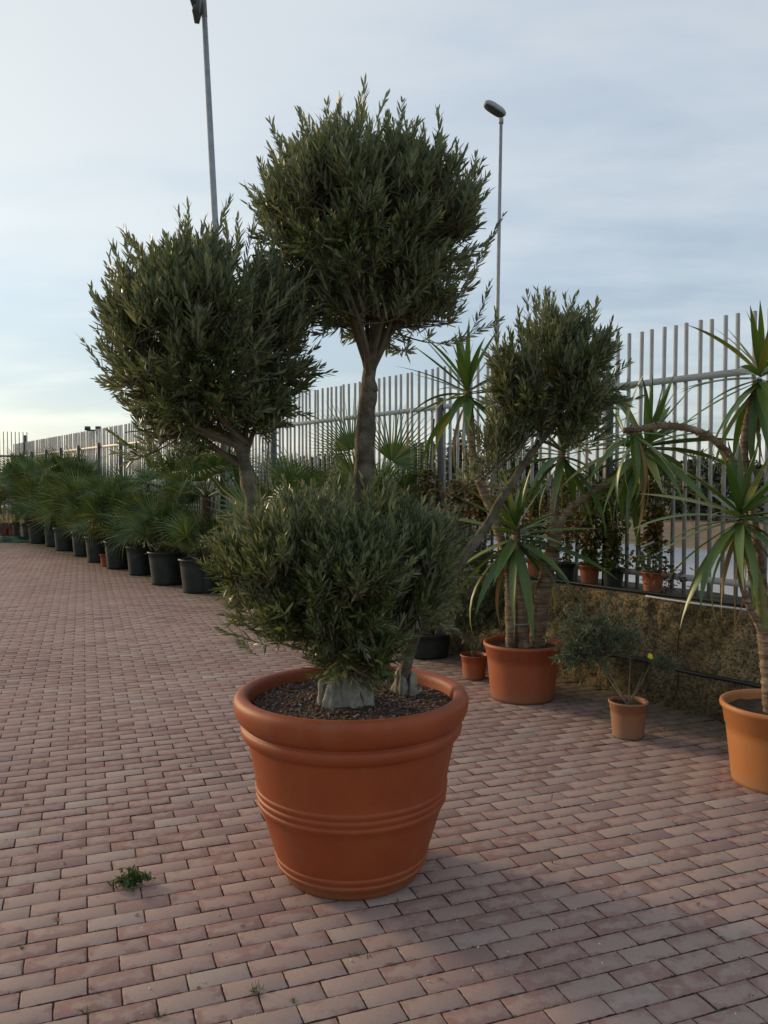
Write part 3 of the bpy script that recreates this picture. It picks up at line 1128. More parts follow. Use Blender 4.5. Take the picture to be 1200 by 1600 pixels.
def soil_h(x, y):
    return zs + .012 * mnoise.noise(Vector((x * 6, y * 6, 0))) + .006 * mnoise.noise(Vector((x * 25, y * 25, 4))) + .02 * math.exp(-((x + .02) ** 2 + y ** 2) / .02)


V = [(0, 0, soil_h(0, 0))]
for r_ in rs[1:]:
    for k in range(n):
        a = 2 * math.pi * k / n
        V.append((r_ * math.cos(a), r_ * math.sin(a), soil_h(r_ * math.cos(a), r_ * math.sin(a))))
T = [(0, 1 + k, 1 + (k + 1) % n) for k in range(n)]
Q = [(1 + i * n + k, 1 + (i + 1) * n + k, 1 + (i + 1) * n + (k + 1) % n, 1 + i * n + (k + 1) % n) for i in range(len(rs) - 2) for k in range(n)]
g.add(V, Q, T)
part('soil', big, g, M['soil'], True, local=True)


def chips(n, smin, smax, mat, name, flat=.4):
    g = Geo()
    for _ in range(n):
        r_ = math.sqrt(random.random()) * 155 * S
        a = random.uniform(0, 6.283)
        x, y = r_ * math.cos(a), r_ * math.sin(a)
        s = random.uniform(smin, smax)
        E = Euler((random.uniform(-.6, .6), random.uniform(-.6, .6), random.uniform(0, 6.28))).to_matrix()
        V, Q = box((0, 0, 0), (s, s * random.uniform(.4, .8), s * flat * random.uniform(.6, 1.2)))
        V = V * np.random.default_rng(_).uniform(.6, 1.1, V.shape)
        V = V @ np.array(E).T + (x, y, soil_h(x, y) + s * .15)
        g.add(V, Q)
    return part(name, big, g, mat, stuff=True, local=True)


chips(1500, .006, .018, M['chip_a'], 'bark_chips')
chips(650, .005, .014, M['chip_b'], 'pale_chips')

# terracotta pots by the wall
Y1f = G(818, 1103)[1]
y1c = Y1f + .24
yp1 = np.array([(818 - 600) / FPX * y1c, y1c, 0])
h1 = at(818, 1002, y1c)[2]
make_pot('terracotta_pot', 'large red-brown terracotta pot holding the three-stemmed yucca by the wall', yp1, 61.5 / FPX * y1c, 49 / FPX * y1c, h1, .10, M['terra_red'], soil=.04, seg=64)
Y2f = G(1223, 1250)[1]
y2c = Y2f + .24
yp2 = np.array([(1226 - 600) / FPX * y2c, y2c, 0])
h2 = at(1226, 1098, y2c)[2]
make_pot('terracotta_pot', 'large orange terracotta pot cut off by the right edge of the photo', yp2, 90 / FPX * y2c, 70 / FPX * y2c, h2, .12, M['terra_pale'], soil=.05, seg=64)
s1c = G(743, 1064) + (0, .1, 0)
s1h = at(743, 1022, s1c[1])[2]
make_pot('terracotta_pot', 'small terracotta pot standing left of the large yucca pot', s1c, 22 / FPX * s1c[1], 17 / FPX * s1c[1], s1h, .05, M['terra_red'], soil=.03)
s2c = G(988, 1157) + (0, .09, 0)
s2h = at(988, 1094, s2c[1])[2]
make_pot('terracotta_pot', 'small terracotta pot with a leaning daisy bush, alone on the paving', s2c, 31 / FPX * s2c[1], 24 / FPX * s2c[1], s2h, .055, M['terra_dull'], soil=.025)

# ------------------------------------------------------------------ olive tree
olive = thing('olive_tree', (XP, YP, zs), 'olive tree pruned into four leafy balls on bare stems', 'tree')


def stump(g, c, r, h, seed, leanx=0.0, leany=0.0):
    """one swollen root stump: fluted, flaring at the foot, rounded off at the top"""
    nz, na = 20, 30
    V = []
    for i in range(nz):
        f_ = i / (nz - 1)
        prof_ = (1.22 - .42 * min(1, f_ * 2.2) + .10 * math.sin(f_ * 5)) * math.sqrt(max(.02, 1 - max(0, (f_ - .72) / .29) ** 2))
        for j in range(na):
            a = 2 * math.pi * j / na
            k = prof_ * (1 + .13 * math.sin(3 * a + seed) + .08 * math.sin(7 * a + seed * 3 + f_ * 2))
            k *= 1 + .30 * mnoise.noise(Vector((math.cos(a) * 1.3, math.sin(a) * 1.3, f_ * 2.6 + seed * 5)))
            V.append((c[0] + r * k * math.cos(a) + leanx * f_, c[1] + r * k * math.sin(a) + leany * f_, c[2] + h * f_))
    V.append((c[0] + leanx, c[1] + leany, c[2] + h))
    i = np.arange(nz - 1)[:, None] * na
    j = np.arange(na)[None, :]
    k = (j + 1) % na
    Q = np.stack([i + j, i + k, i + na + k, i + na + j], -1).reshape(-1, 4)
    T = [(nz * na, (nz - 1) * na + q, (nz - 1) * na + (q + 1) % na) for q in range(na)]
    g.add(V, Q, T)


kc = at(543, 1103, YP - .02)
kc[2] = zs - .02
kn2 = np.array([at(628, 1060, YP + .16)[0], YP + .16, zs - .01])
for (dx_, dy_, r_, h_, sd_, lx_, ly_) in [(-.092, -.01, .028, .125, 1.0, -.012, 0), (-.052, -.045, .046, .135, 2.2, .008, .01), (.012, -.055, .042, .150, 3.1, 0, .02), (.072, -.02, .042, .115, 4.4, .0, .0), (0, .03, .062, .19, 5.2, .01, 0)]:
    g = Geo()
    stump(g, kc + (dx_, dy_, 0), r_, h_, sd_, lx_, ly_)
    part('root_stump', olive, g, M['olive_base'], True)
for (dx_, dy_, r_, h_, sd_) in [(0, 0, .036, .12, 6.3), (.045, -.01, .022, .10, 7.1)]:
    g = Geo()
    stump(g, kn2 + (dx_, dy_, 0), r_, h_, sd_)
    part('root_stump', olive, g, M['olive_base'], True)


def stem(name, ctrl, r0, r1, n=40, sides=10, mat='olive_bark', parent=None):
    P = curve_pts(ctrl, n)
    rg = random.uniform(0, 10)
    rr_ = np.linspace(r0, r1, n) * np.array([1 + .16 * max(0, mnoise.noise(Vector((i * .22, rg, 9)))) * 2 for i in range(n)])
    P = P + np.array([[.009 * mnoise.noise(Vector((i * .18, rg, k))) for k in range(3)] for i in range(n)])
    g = Geo()
    g.add(*tube(P, rr_, sides + 4, bump=lambda i, a: np.array([1 + .22 * mnoise.noise(Vector((math.cos(x) * 2.0, math.sin(x) * 2.0, i * .10 + rg))) for x in a])))
    part(name, parent or olive, g, M[mat], True)
    return P


YB, YC, YA, YD = YP - .12, YP + .05, YP - .05, YP + .30
kt = kc + (0, 0, .14)
# main stem to the top ball
stC = stem('trunk', [kt, at(556, 960, YP), at(566, 800, YC), at(569, 690, YC), at(576, 600, YC)], .052, .031, 60, 14)
# stem to the left ball
stB = stem('trunk', [kt + (-.02, 0, 0), at(470, 950, YP - .04), at(412, 850, YB), at(396, 790, YB), at(386, 735, YB)], .036, .029, 50, 14)
# stem to the right ball
stD = stem('trunk', [kn2 + (0, 0, .07), at(650, 985, YP + .17), at(690, 915, YP + .2), at(735, 858, YP + .25), at(775, 795, YD), at(812, 735, YD), at(845, 690, YD)], .026, .014, 50, 10)
cB, cC, cD = stB[-1], stC[-1], stD[-1]
# the stems run on into the crowns
stem('leader', [stC[-3], at(576, 585, YC), at(584, 520, YC), at(580, 440, YC + .03), at(586, 350, YC)], .0325, .009, 34, 12)
stem('leader', [stB[-3], at(383, 722, YB), at(366, 668, YB), at(350, 600, YB + .02), at(338, 520, YB)], .030, .008, 34, 12)
stem('leader', [stD[-2], at(860, 672, YD), at(872, 630, YD), at(872, 570, YD)], .0145, .005, 20, 8)
cA = kt + (.0, 0, .05)


def olive_ball(label, root, ells, nlimb, nsub, shoots, rg, leafL=.058, up=.55, limb_r=.016, leaders=8):
    """ells: (px, py, Y, rx_px, rz_px, ry_m, weight)"""
    tw = Geo()
    lf = Geo()
    es = []
    for (px, py, Y, rx, rz, ry, wt_) in ells:
        k = Y / FPX
        es.append((at(px, py, Y), np.array([rx * k, ry, rz * k]), wt_))
    W = np.array([e[2] for e in es])
    W = W / W.sum()
    # limbs
    limbs = []
    for i in range(nlimb):
        e = es[rg.choice(len(es), p=W)]
        d_ = unit(rg.normal(size=3))
        d_[2] = abs(d_[2]) * .8 - .15
        d_ = unit(d_)
        tip = e[0] + d_ * e[1] * rg.uniform(.45, .72)
        m1 = root + (tip - root) * .45 + rg.normal(0, .02, 3) + np.array([0, 0, .0])
        m1[:2] = root[:2] + (m1[:2] - root[:2]) * 1.12
        P = curve_pts([root - (0, 0, .012) + np.array([0, 0, 1.0]) * rg.uniform(0, .12), m1, tip], 14)
        limbs.append(P)
        tw.add(*tube(P, np.linspace(limb_r, .0045, 14), 6))
    LP = np.concatenate([l[4:] for l in limbs])
    for i in range(nsub):
        e = es[rg.choice(len(es), p=W)]
        d_ = unit(rg.normal(size=3))
        if rg.random() < .38 and d_[2] < 0:
            d_[2] *= -1
        rr_ = rg.uniform(.72, 1.0) if rg.random() < .72 else rg.uniform(.3, .75)
        tip = e[0] + d_ * e[1] * rr_
        dist = np.linalg.norm(LP - tip, axis=1) + .6 * np.maximum(0, LP[:, 2] - tip[2])
        st = LP[np.argmin(dist)]
        m1 = (st + tip) / 2 + rg.normal(0, .018, 3) + (0, 0, .015)
        P = curve_pts([st, m1, tip], 7)
        tw.add(*tube(P, np.linspace(.0042, .0018, 7), 4, cap=False))
        bd_ = unit(tip - st)
        for s in range(shoots):
            f_ = rg.uniform(.35, 1.0)
            b = P[int(f_ * 6)] + rg.normal(0, .008, 3)
            out = unit((b - e[0]) / e[1])
            edge = np.linalg.norm((b - e[0]) / e[1])
            dd = unit(out * .42 + bd_ * .12 + np.array([0, 0, up * (1.7 if out[2] > -.3 else .9)]) + rg.normal(0, .26, 3))
            Ls = rg.choice([rg.uniform(.06, .12), rg.uniform(.09, .17)], p=[.7, .3]) * (1.0 if edge < .9 else .85)
            add_shoot(tw, lf, b, dd, Ls, rg, leafL)
    for i in range(leaders):
        e = es[rg.choice(len(es), p=W)]
        d_ = unit(rg.normal(size=3) + (0, 0, 1.6))
        b = e[0] + d_ * e[1] * .9
        add_shoot(tw, lf, b, unit(d_ * .5 + (0, 0, 1.0) + rg.normal(0, .18, 3)), rg.uniform(.12, .21), rg, leafL)
    fo = part('foliage_ball', olive, lf, M['olive_leaf'], stuff=True, label=label)
    part('twigs', olive, tw, M['twig'], True, stuff=True)
    return fo


def add_shoot(tw, lf, b, dd, Ls, rg, leafL):
    n = 5
    bend = rg.normal(0, .10, 3) + (0, 0, .06)
    tt = np.linspace(0, 1, n)[:, None]
    P = b + dd * Ls * tt + bend * Ls * tt ** 2
    tw.add(*tube(P, np.linspace(.0016, .0007, n), 3, cap=False))
    m = max(4, int(Ls / .0125))
    f_ = np.linspace(.12, 1.0, m)
    C = b + dd * Ls * f_[:, None] + bend * Ls * (f_ ** 2)[:, None]
    T_ = unit(dd + 2 * bend * f_[:, None])
    a0 = rg.uniform(0, 6.28)
    a = unit(np.cross(T_, (0.13, .27, 1.0)))
    b2 = np.cross(T_, a)
    ph = a0 + np.arange(m) * (math.pi / 2) + rg.normal(0, .25, m)
    Bs, Ds, Ns, Ls_, Ws = [], [], [], [], []
    for sgn in (0, math.pi):
        side = np.cos(ph + sgn)[:, None] * a + np.sin(ph + sgn)[:, None] * b2
        opn = (.72 - .42 * f_) * rg.uniform(.75, 1.3, m)
        dv_ = unit(T_ * np.cos(opn)[:, None] + side * np.sin(opn)[:, None] + rg.normal(0, .10, (m, 3)))
        nn = unit(T_ * np.sin(opn)[:, None] - side * np.cos(opn)[:, None] + rg.normal(0, .22, (m, 3)))
        Bs.append(C)
        Ds.append(dv_)
        Ns.append(nn)
        Ls_.append(leafL * rg.uniform(.60, 1.12, m) * (1.05 - .35 * f_ ** 3))
        Ws.append(rg.uniform(.0065, .0110, m))
    keep = rg.random(2 * m) > .07
    Bs, Ds, Ns, Ls_, Ws = [np.concatenate(x)[keep] for x in (Bs, Ds, Ns, Ls_, Ws)]
    lf.add(*blades(Bs, Ds, Ns, Ls_, Ws, [0, .3, .68, 1], [.15, .95, .85, .06], rg.normal(.05, .08, len(Bs))))


# the four balls (places and radii measured at their own distance)
olive_ball('topmost and widest foliage ball, thinner and twiggy underneath', cC,
           [(577, 370, YC, 172, 134, .47, 3.0), (598, 465, YC, 135, 72, .40, .55), (455, 365, YC, 58, 75, .28, .22), (500, 330, YC, 70, 70, .3, .2), (708, 380, YC, 55, 90, .24, .12), (640, 515, YC, 100, 38, .28, .18)],
           9, 560, 6, np.random.default_rng(111), limb_r=.014, leaders=34)
olive_ball('left foliage ball with long shoots at its upper left', cB,
           [(332, 545, YB, 165, 140, .42, 3.0), (215, 590, YB, 50, 100, .22, .16), (290, 440, YB, 80, 45, .22, .12), (245, 690, YB, 60, 45, .18, .16), (360, 675, YB, 95, 34, .24, .14)],
           9, 500, 6, np.random.default_rng(12), limb_r=.013, leaders=34)
olive_ball('lowest foliage ball just above the big pot', cA,
           [(522, 908, YA, 178, 118, .50, 3.0), (545, 985, YA, 140, 58, .40, .45), (395, 900, YA, 58, 65, .22, .12), (655, 890, YA + .05, 48, 82, .24, .20), (410, 965, YA, 55, 50, .20, .10), (540, 1040, YA - .10, 85, 22, .18, .12)],
           9, 600, 6, np.random.default_rng(13), limb_r=.011, leaders=24)
olive_ball('right foliage ball on the long slanting branch, ragged below', cD,
           [(866, 598, YD, 94, 78, .26, 2.2), (872, 660, YD, 82, 34, .22, .35), (800, 665, YD, 46, 55, .16, .25), (768, 728, YD, 40, 46, .13, .26), (735, 770, YD, 24, 24, .09, .05), (890, 700, YD, 50, 24, .14, .10)],
           7, 190, 6, np.random.default_rng(14), limb_r=.009, leaders=20)
# lone side wisps
tw, lf = Geo(), Geo()
rgw = np.random.default_rng(5)
for (pa, pb, Y) in [((420, 1010), (352, 985), YA - .1), ((405, 1025), (365, 1010), YA - .12), ((235, 560), (165, 430), YB), ((215, 620), (148, 520), YB), ((215, 650), (142, 560), YB),
                    ((250, 480), (170, 425), YB), ((720, 470), (772, 350), YC), ((735, 520), (775, 450), YC), ((700, 540), (770, 505), YC), ((300, 420), (288, 325), YB), ((270, 440), (262, 375), YB), ((585, 200), (602, 148), YC), ((825, 520), (828, 462), YD), ((850, 520), (860, 455), YD), ((780, 600), (770, 490), YD)]:
    a_, b_ = at(*pa, Y), at(*pb, Y)
    add_shoot(tw, lf, a_, unit(b_ - a_), np.linalg.norm(b_ - a_), rgw, .055)
part('side_shoots', olive, lf, M['olive_leaf'], stuff=True)
part('side_twigs', olive, tw, M['twig'], True, stuff=True)

# ------------------------------------------------------------------ yucca leaves
def strap_leaf(bend, wid=.062, n=9, fold=.30, twist=0.0, mat='yucca_leaf', tipd=1.6):
    """unit-length strap leaf along +X, arching towards -Z, folded along its midrib"""
    V = []
    p = np.zeros(3)
    a = 0.0
    for i in range(n + 1):
        t = i / n
        wv = wid * (min(1, .45 + t * 2.2) if t < .35 else (1 - ((t - .35) / .65) ** tipd)) / 2
        wv = max(wv, .0012)
        tn = np.array([math.cos(a), 0, -math.sin(a)])
        nn = np.array([math.sin(a), 0, math.cos(a)])
        sd_ = np.array([0, 1.0, 0])
        tw_ = twist * t
        s2 = sd_ * math.cos(tw_) + nn * math.sin(tw_)
        n2 = nn * math.cos(tw_) - sd_ * math.sin(tw_)
        V += [p + s2 * wv + n2 * wv * fold, p.copy(), p - s2 * wv + n2 * wv * fold]
        a = bend * (t ** 1.25)
        p = p + tn / n
    Q = []
    for i in range(n):
        b = i * 3
        Q += [(b, b + 3, b + 4, b + 1), (b + 1, b + 4, b + 5, b + 2)]
    g = Geo()
    g.add(V, Q)
    return g.mesh('leaf', M[mat], True)


YL = {'up': [strap_leaf(b, w_ * 1.10, twist=t) for b, w_, t in [(.12, .080, .2), (.28, .085, -.3), (.05, .075, .1), (.5, .082, .4)]],
      'mid': [strap_leaf(b, w_ * 1.15, twist=t) for b, w_, t in [(.45, .082, .3), (.8, .085, -.5), (.6, .075, .6), (.35, .085, -.2)]],
      'hang': [strap_leaf(b, w_ * 1.15, twist=t) for b, w_, t in [(.9, .085, .5), (1.4, .08, -.4), (.65, .088, .2), (1.1, .078, -.7)]]}

YL['dry'] = [strap_leaf(b, w_, twist=t, mat='yucca_dry') for b, w_, t in [(1.2, .05, 1.8), (.9, .04, -2.2), (1.5, .055, 1.2), (.7, .045, 2.6)]]


def leaf_rot(az, el, roll):
    return (Matrix.Rotation(az, 3, 'Z') @ Matrix.Rotation(-el, 3, 'Y') @ Matrix.Rotation(roll, 3, 'X'))


def yucca_crown(parent, tip, axis, n, L, rg, elmin=-35, elmax=82, spread=.10):
    """whorl of strap leaves round the last part of a stem"""
    axis = unit(axis)
    q = Vector((0, 0, 1)).rotation_difference(Vector(axis)).to_matrix()
    for i in range(n):
        f_ = (i + .5) / n                     # 0 young/top .. 1 old/low
        el = elmax + (elmin - 6 - elmax) * f_ ** .95 + rg.normal(0, 8)
        az = i * 2.39996 + rg.normal(0, .2)
        kind = 'up' if f_ < .42 else 'mid' if f_ < .70 else 'hang'
        if f_ > .9 and rg.random() < .8:
            kind = 'dry'
            el = -72 + rg.normal(0, 8)
        me = YL[kind][rg.integers(4)]
        s = L * (.68 + .42 * min(1, f_ * 2.2)) * rg.uniform(.85, 1.1)
        base = np.asarray(tip) - axis * spread * f_ + np.array([0, 0, 0])
        # tilt the crown with the stem but let weight keep old leaves hanging
        m_ = q if kind == 'up' else Matrix.Identity(3)
        rot = m_ @ leaf_rot(az, R(el), rg.normal(0, .15))
        inst('leaf', me, parent, base, rot, (s, s, s))


def ringed_trunk(parent, ctrl, r0, r1, mat='yucca_trunk', n=90, name='trunk', rough=.20, spikes=0, rg=None):
    P = curve_pts(ctrl, n)
    rr_ = np.linspace(r0, r1, n)
    k0 = random.uniform(0, 9)
    ring = np.array([1 + rough * ((i * .35 + .8 * mnoise.noise(Vector((i * .15, k0, 0)))) % 1.0 - .5) for i in range(n)])
    g = Geo()
    g.add(*tube(P, rr_ * ring, 12, bump=lambda i, a: np.array([1 + .12 * mnoise.noise(Vector((math.cos(x) * 1.7, math.sin(x) * 1.7, i * .3 + k0))) for x in a])))
    part(name, parent, g, M[mat], True)
    if spikes:
        g = Geo()
        ids = np.random.default_rng(3).integers(3, n - 2, spikes)
        rgx = np.random.default_rng(4)
        B = P[ids]
        dr = unit(P[np.minimum(ids + 1, n - 1)] - P[ids])
        sd_ = unit(np.cross(dr, rgx.normal(size=(spikes, 3))))
        D_ = unit(sd_ * 1.0 + dr * rgx.uniform(-.5, .6, (spikes, 1)))
        g.add(*blades(B + sd_ * (rr_[ids] * .85)[:, None], D_, unit(rgx.normal(size=(spikes, 3))), rgx.uniform(.010, .024, spikes), rgx.uniform(.008, .016, spikes), [0, .6, 1], [1, .7, .1]))
        part('leaf_stubs', parent, g, M[mat], stuff=True)
    return P


rgy = np.random.default_rng(21)
yu1 = thing('yucca', (yp1[0], yp1[1], h1 - .04), 'three-stemmed yucca in the red-brown pot by the wall, one stem bent right', 'yucca')
Yy = y1c
zb = h1 - .06


def bs(px, dy=0):
    p = at(px, 1000, Yy + dy)
    p[2] = zb
    return p


PA = ringed_trunk(yu1, [bs(799), at(797, 930, Yy), at(793, 880, Yy + .05), at(768, 800, Yy + .25), at(742, 730, Yy + .35), at(735, 650, Yy + .35), at(730, 604, Yy + .35)], .042, .026)
yucca_crown(yu1, PA[-1], (-.05, 0, 1), 36, .66, rgy, elmin=-45)
PB = ringed_trunk(yu1, [bs(819, -.02), at(814, 945, Yy), at(808, 890, Yy), at(806, 822, Yy)], .046, .032, n=60)
yucca_crown(yu1, PB[-1], (0, -.1, 1), 48, .66, rgy, elmin=-66, elmax=80, spread=.17)
PC = ringed_trunk(yu1, [bs(838, .05), at(846, 940, Yy), at(858, 880, Yy), at(869, 832, Yy)], .060, .052, n=60)
PC1 = ringed_trunk(yu1, [at(868, 840, Yy), at(884, 803, Yy - .02), at(925, 770, Yy - .08), at(950, 755, Yy - .1)], .030, .026, mat='yucca_trunk', name='branch', n=40)
PC2 = ringed_trunk(yu1, [PC1[-1], at(970, 742, Yy - .12), at(995, 718, Yy - .15), at(1010, 690, Yy - .15)], .027, .025, mat='yucca_green', name='branch', n=40, rough=.2, spikes=30)
yucca_crown(yu1, PC2[-1], (.3, -.1, 1), 46, .68, rgy, elmin=-60)
PC3 = ringed_trunk(yu1, [at(868, 838, Yy), at(866, 790, Yy + .03), at(872, 740, Yy + .05), at(880, 700, Yy + .05)], .034, .026, name='branch', n=30)
yucca_crown(yu1, PC3[-1], (.0, 0, 1), 34, .58, rgy, elmin=-55)
# green tie round two stems
tp_ = at(815, 975, Yy - .06)
g = Geo()
aa = np.linspace(0, 2 * math.pi, 24)
g.add(*tube(np.stack([tp_[0] - .0 + .068 * np.cos(aa), Yy + .072 * np.sin(aa), tp_[2] + .004 * np.sin(aa)], 1), .004, 5))
single('plant_tie', g, M['tie'], 'pale green tie round the middle stem of the potted yucca', 'tie', tp_)

yu2 = thing('yucca', (yp2[0], yp2[1], h2 - .05), 'many-branched yucca with a long arching stem in the right edge pot', 'yucca')
Yq = y2c
zb2 = h2 - .07
b2_ = at(1206, 1090, Yq)
b2_[2] = zb2
P1 = ringed_trunk(yu2, [b2_, at(1199, 1040, Yq), at(1193, 985, Yq)], .040, .034, mat='yucca_trunk', n=40)
P2 = ringed_trunk(yu2, [P1[-1], at(1186, 920, Yq), at(1168, 860, Yq - .02), at(1158, 812, Yq - .03)], .030, .026, mat='yucca_green', name='branch', n=50, rough=.18, spikes=30)
yucca_crown(yu2, at(1157, 795, Yq - .03), (-.05, -.1, 1), 44, .54, rgy, elmin=-62, elmax=82)
P3 = ringed_trunk(yu2, [at(1192, 990, Yq), at(1172, 950, Yq - .03), at(1160, 915, Yq - .04), at(1157, 885, Yq - .04)], .019, .014, mat='yucca_trunk', name='branch', n=40)
P4 = ringed_trunk(yu2, [at(1194, 985, Yq + .02), at(1190, 900, Yq + .10), at(1176, 800, Yq + .14), at(1165, 740, Yq + .15), at(1164, 680, Yq + .15), at(1178, 618, Yq + .15)], .026, .019, name='branch', n=90, rough=.16, spikes=70)
yucca_crown(yu2, at(1190, 572, Yq + .13), (.12, 0, 1), 48, .46, rgy, elmin=-60, elmax=82, spread=.13)
P5 = ringed_trunk(yu2, [at(1172, 790, Yq + .12), at(1152, 735, Yq + .12), at(1132, 703, Yq + .12), at(1096, 676, Yq + .12), at(1045, 665, Yq + .12), at(1000, 670, Yq + .12), at(974, 673, Yq + .12)], .022, .017, name='branch', n=100, rough=.2, spikes=90)
yucca_crown(yu2, at(972, 673, Yq + .12), (-.8, 0, .35), 20, .34, rgy, elmin=-75, elmax=50)

# ------------------------------------------------------------------ fan palms
def fan_mesh(nseg, spread, droop, seed, mat='palm_leaf', pet=.9, R0=1.0):
    """one leaf: petiole along +X (length pet) and a pleated fan of radius R0"""
    rg = np.random.default_rng(seed)
    g = Geo()
    pts = np.array([[pet * t, 0, .10 * math.sin(t * 2.6)] for t in np.linspace(0, 1, 6)])
    g.add(*tube(pts, np.linspace(.020, .010, 6), 4))
    hub = pts[-1]
    for i in range(nseg):
        f_ = (i + .5) / nseg * 2 - 1
        th = f_ * spread / 2
        L = R0 * (1 - .22 * abs(f_) ** 2) * rg.uniform(.9, 1.06)
        dth = spread / nseg * .56
        V = []
        for t, wq in ((0.02, 1), (.30, 1.0), (.66, .50), (1, .04)):
            rr_ = L * t
            zz = .10 * math.sin(t * 1.8) - droop * t ** 3 * (1 + .6 * abs(f_)) + .10 * abs(f_) * t
            half = min(rr_ * dth, L * .30 * dth) * wq if t > .02 else .002
            d_ = np.array([math.cos(th), math.sin(th), 0])
            s_ = np.array([-math.sin(th), math.cos(th), 0])
            c = hub + d_ * rr_ + np.array([0, 0, zz])
            V += [c - s_ * half + (0, 0, half * .35), c - (0, 0, half * .35), c + s_ * half + (0, 0, half * .35)]
        Q = []
        for k in range(3):
            b = k * 3
            Q += [(b, b + 3, b + 4, b + 1), (b + 1, b + 4, b + 5, b + 2)]
        g.add(V, Q)
    return g.mesh('leaf', M[mat])


FAN = [fan_mesh(22, R(s), d_, i) for i, (s, d_) in enumerate([(210, .12), (190, .25), (230, .2), (200, .05), (170, .35)])]
FANB = [fan_mesh(26, R(s), d_, i + 9, 'palm_blue') for i, (s, d_) in enumerate([(200, .08), (180, .2), (220, .15)])]
FANP = [fan_mesh(30, R(s), d_, i + 19, pet=.7) for i, (s, d_) in enumerate([(170, .02), (150, .06)])]


def fan_palm(c, zbase, label, n, L, rg, trunk=.25, meshes=FAN, elmin=-8, group='fan palms in the row of black pots', offs=()):
    t = thing('fan_palm', (c[0], c[1], zbase), label, 'palm', group)
    g = Geo()
    heads = [(0, 0, trunk)] + list(offs)
    for (hx_, hy_, hz_) in heads:
        P = curve_pts([(c[0] + hx_ * .3, c[1] + hy_ * .3, zbase - .04), (c[0] + hx_ * .8, c[1] + hy_ * .8, zbase + hz_ * .5), (c[0] + hx_, c[1] + hy_, zbase + hz_)], 14)
        g.add(*tube(P, [.06 + .02 * ((i * 37) % 5) / 5 for i in range(14)], 9))
    part('trunk', t, g, M['palm_trunk'], False)
    for i in range(n):
        hx_, hy_, hz_ = heads[i % len(heads)]
        f_ = (i + .5) / n
        el = 84 + (elmin - 84) * f_ ** .9 + rg.normal(0, 7)
        az = i * 2.39996 + rg.normal(0, .25)
        s = L * rg.uniform(.72, 1.08) * (.8 + .3 * math.sin(f_ * 2.5))
        inst('leaf', meshes[rg.integers(len(meshes))], t, (c[0] + hx_, c[1] + hy_, zbase + hz_ - .02), leaf_rot(az, R(el), rg.normal(0, .7)), (s, s, s))
    return t


rgp = np.random.default_rng(33)
row = [  # left px, right px (of the rim), rim top py, bottom py, leaves, leaf length, trunk, side heads
    (278, 343, 872, 929), (230, 291, 861, 916), (196, 240, 853, 900), (162, 204, 845, 890), (132, 172, 838, 880),
    (111, 146, 830, 870), (83, 120, 824, 862), (68, 100, 820, 855), (43, 78, 819, 850), (33, 62, 817, 846), (18, 50, 815, 839)]
ordn = ['nearest', 'second', 'third', 'fourth', 'fifth', 'sixth', 'seventh', 'eighth', 'ninth', 'tenth', 'farthest']
pl = [
    'small fan palm with wide single leaves in the nearest pot of the row',
    'bushy fan palm in the wide second black pot from the near end',
    'low fan palm in the third black pot from the near end',
    'dark spreading fan palm in the fourth black pot from the near end',
    'fan palm in the fifth black pot, just behind the small terracotta pot',
    'tall many-leaved fan palm in the sixth black pot from the near end',
    'tall light-topped fan palm in the seventh black pot from the near end',
    'fan palm in the eighth black pot from the near end',
    'fan palm in the ninth black pot from the near end',
    'fan palm in the tenth black pot from the near end',
    'farthest fan palm of the row, beside the yellow shrub at the lane end']
spec = [(15, .44, .10), (38, .40, .28), (38, .42, .36), (50, .52, .58), (48, .50, .66), (52, .58, .90), (54, .60, 1.02), (46, .58, .88), (44, .60, .85), (44, .68, .95), (40, .76, 1.0)]
for k, (l_, r_, tp__, bt) in enumerate(row):
    f0 = G((l_ + r_) / 2, bt)
    rt = (r_ - l_) / 2 / FPX * f0[1] * 1.02
    Yp = f0[1] + rt * .85
    c = np.array([((l_ + r_) / 2 - 600) / FPX * Yp, Yp, 0])
    h = at(l_, tp__, Yp)[2]
    lab = {0: 'nearest black plastic pot of the long row along the fence', 10: 'farthest black plastic pot of the long row, near the green netting'}.get(k, '%s black plastic pot from the near end of the long row' % ordn[k])
    make_pot('black_pot', lab, c, rt, rt * .76, h, .05, M['black_plastic'], 'black plastic pots in a row along the fence', soil=.04, handles=(k in (1, 3, 6)), seg=36)
    n_, L_, tr_ = spec[k]
    offs = [] if k == 0 else [(.14, .05, tr_ * .55), (-.12, -.05, tr_ * .3)]
    fan_palm(c, h - .04, pl[k], n_, L_, rgp, tr_, offs=offs, elmin=(12 if k == 0 else 6))

# palm behind the lower olive ball, greyish fans
p6 = G(668, 1031)
p6 = np.array([(668 - 600) / FPX * (p6[1] + .2), p6[1] + .2, 0])
h6 = at(668, 985, p6[1])[2]
make_pot('black_pot', 'black pot in deep shade behind the right side of the big pot', p6, .24, .19, h6, .05, M['black_plastic'], None, soil=.04)
t = fan_palm(p6, h6 - .04, 'grey-green fan palm behind the lower right of the olive', 26, .40, rgp, .55, meshes=FANB, group='palms behind the olive')
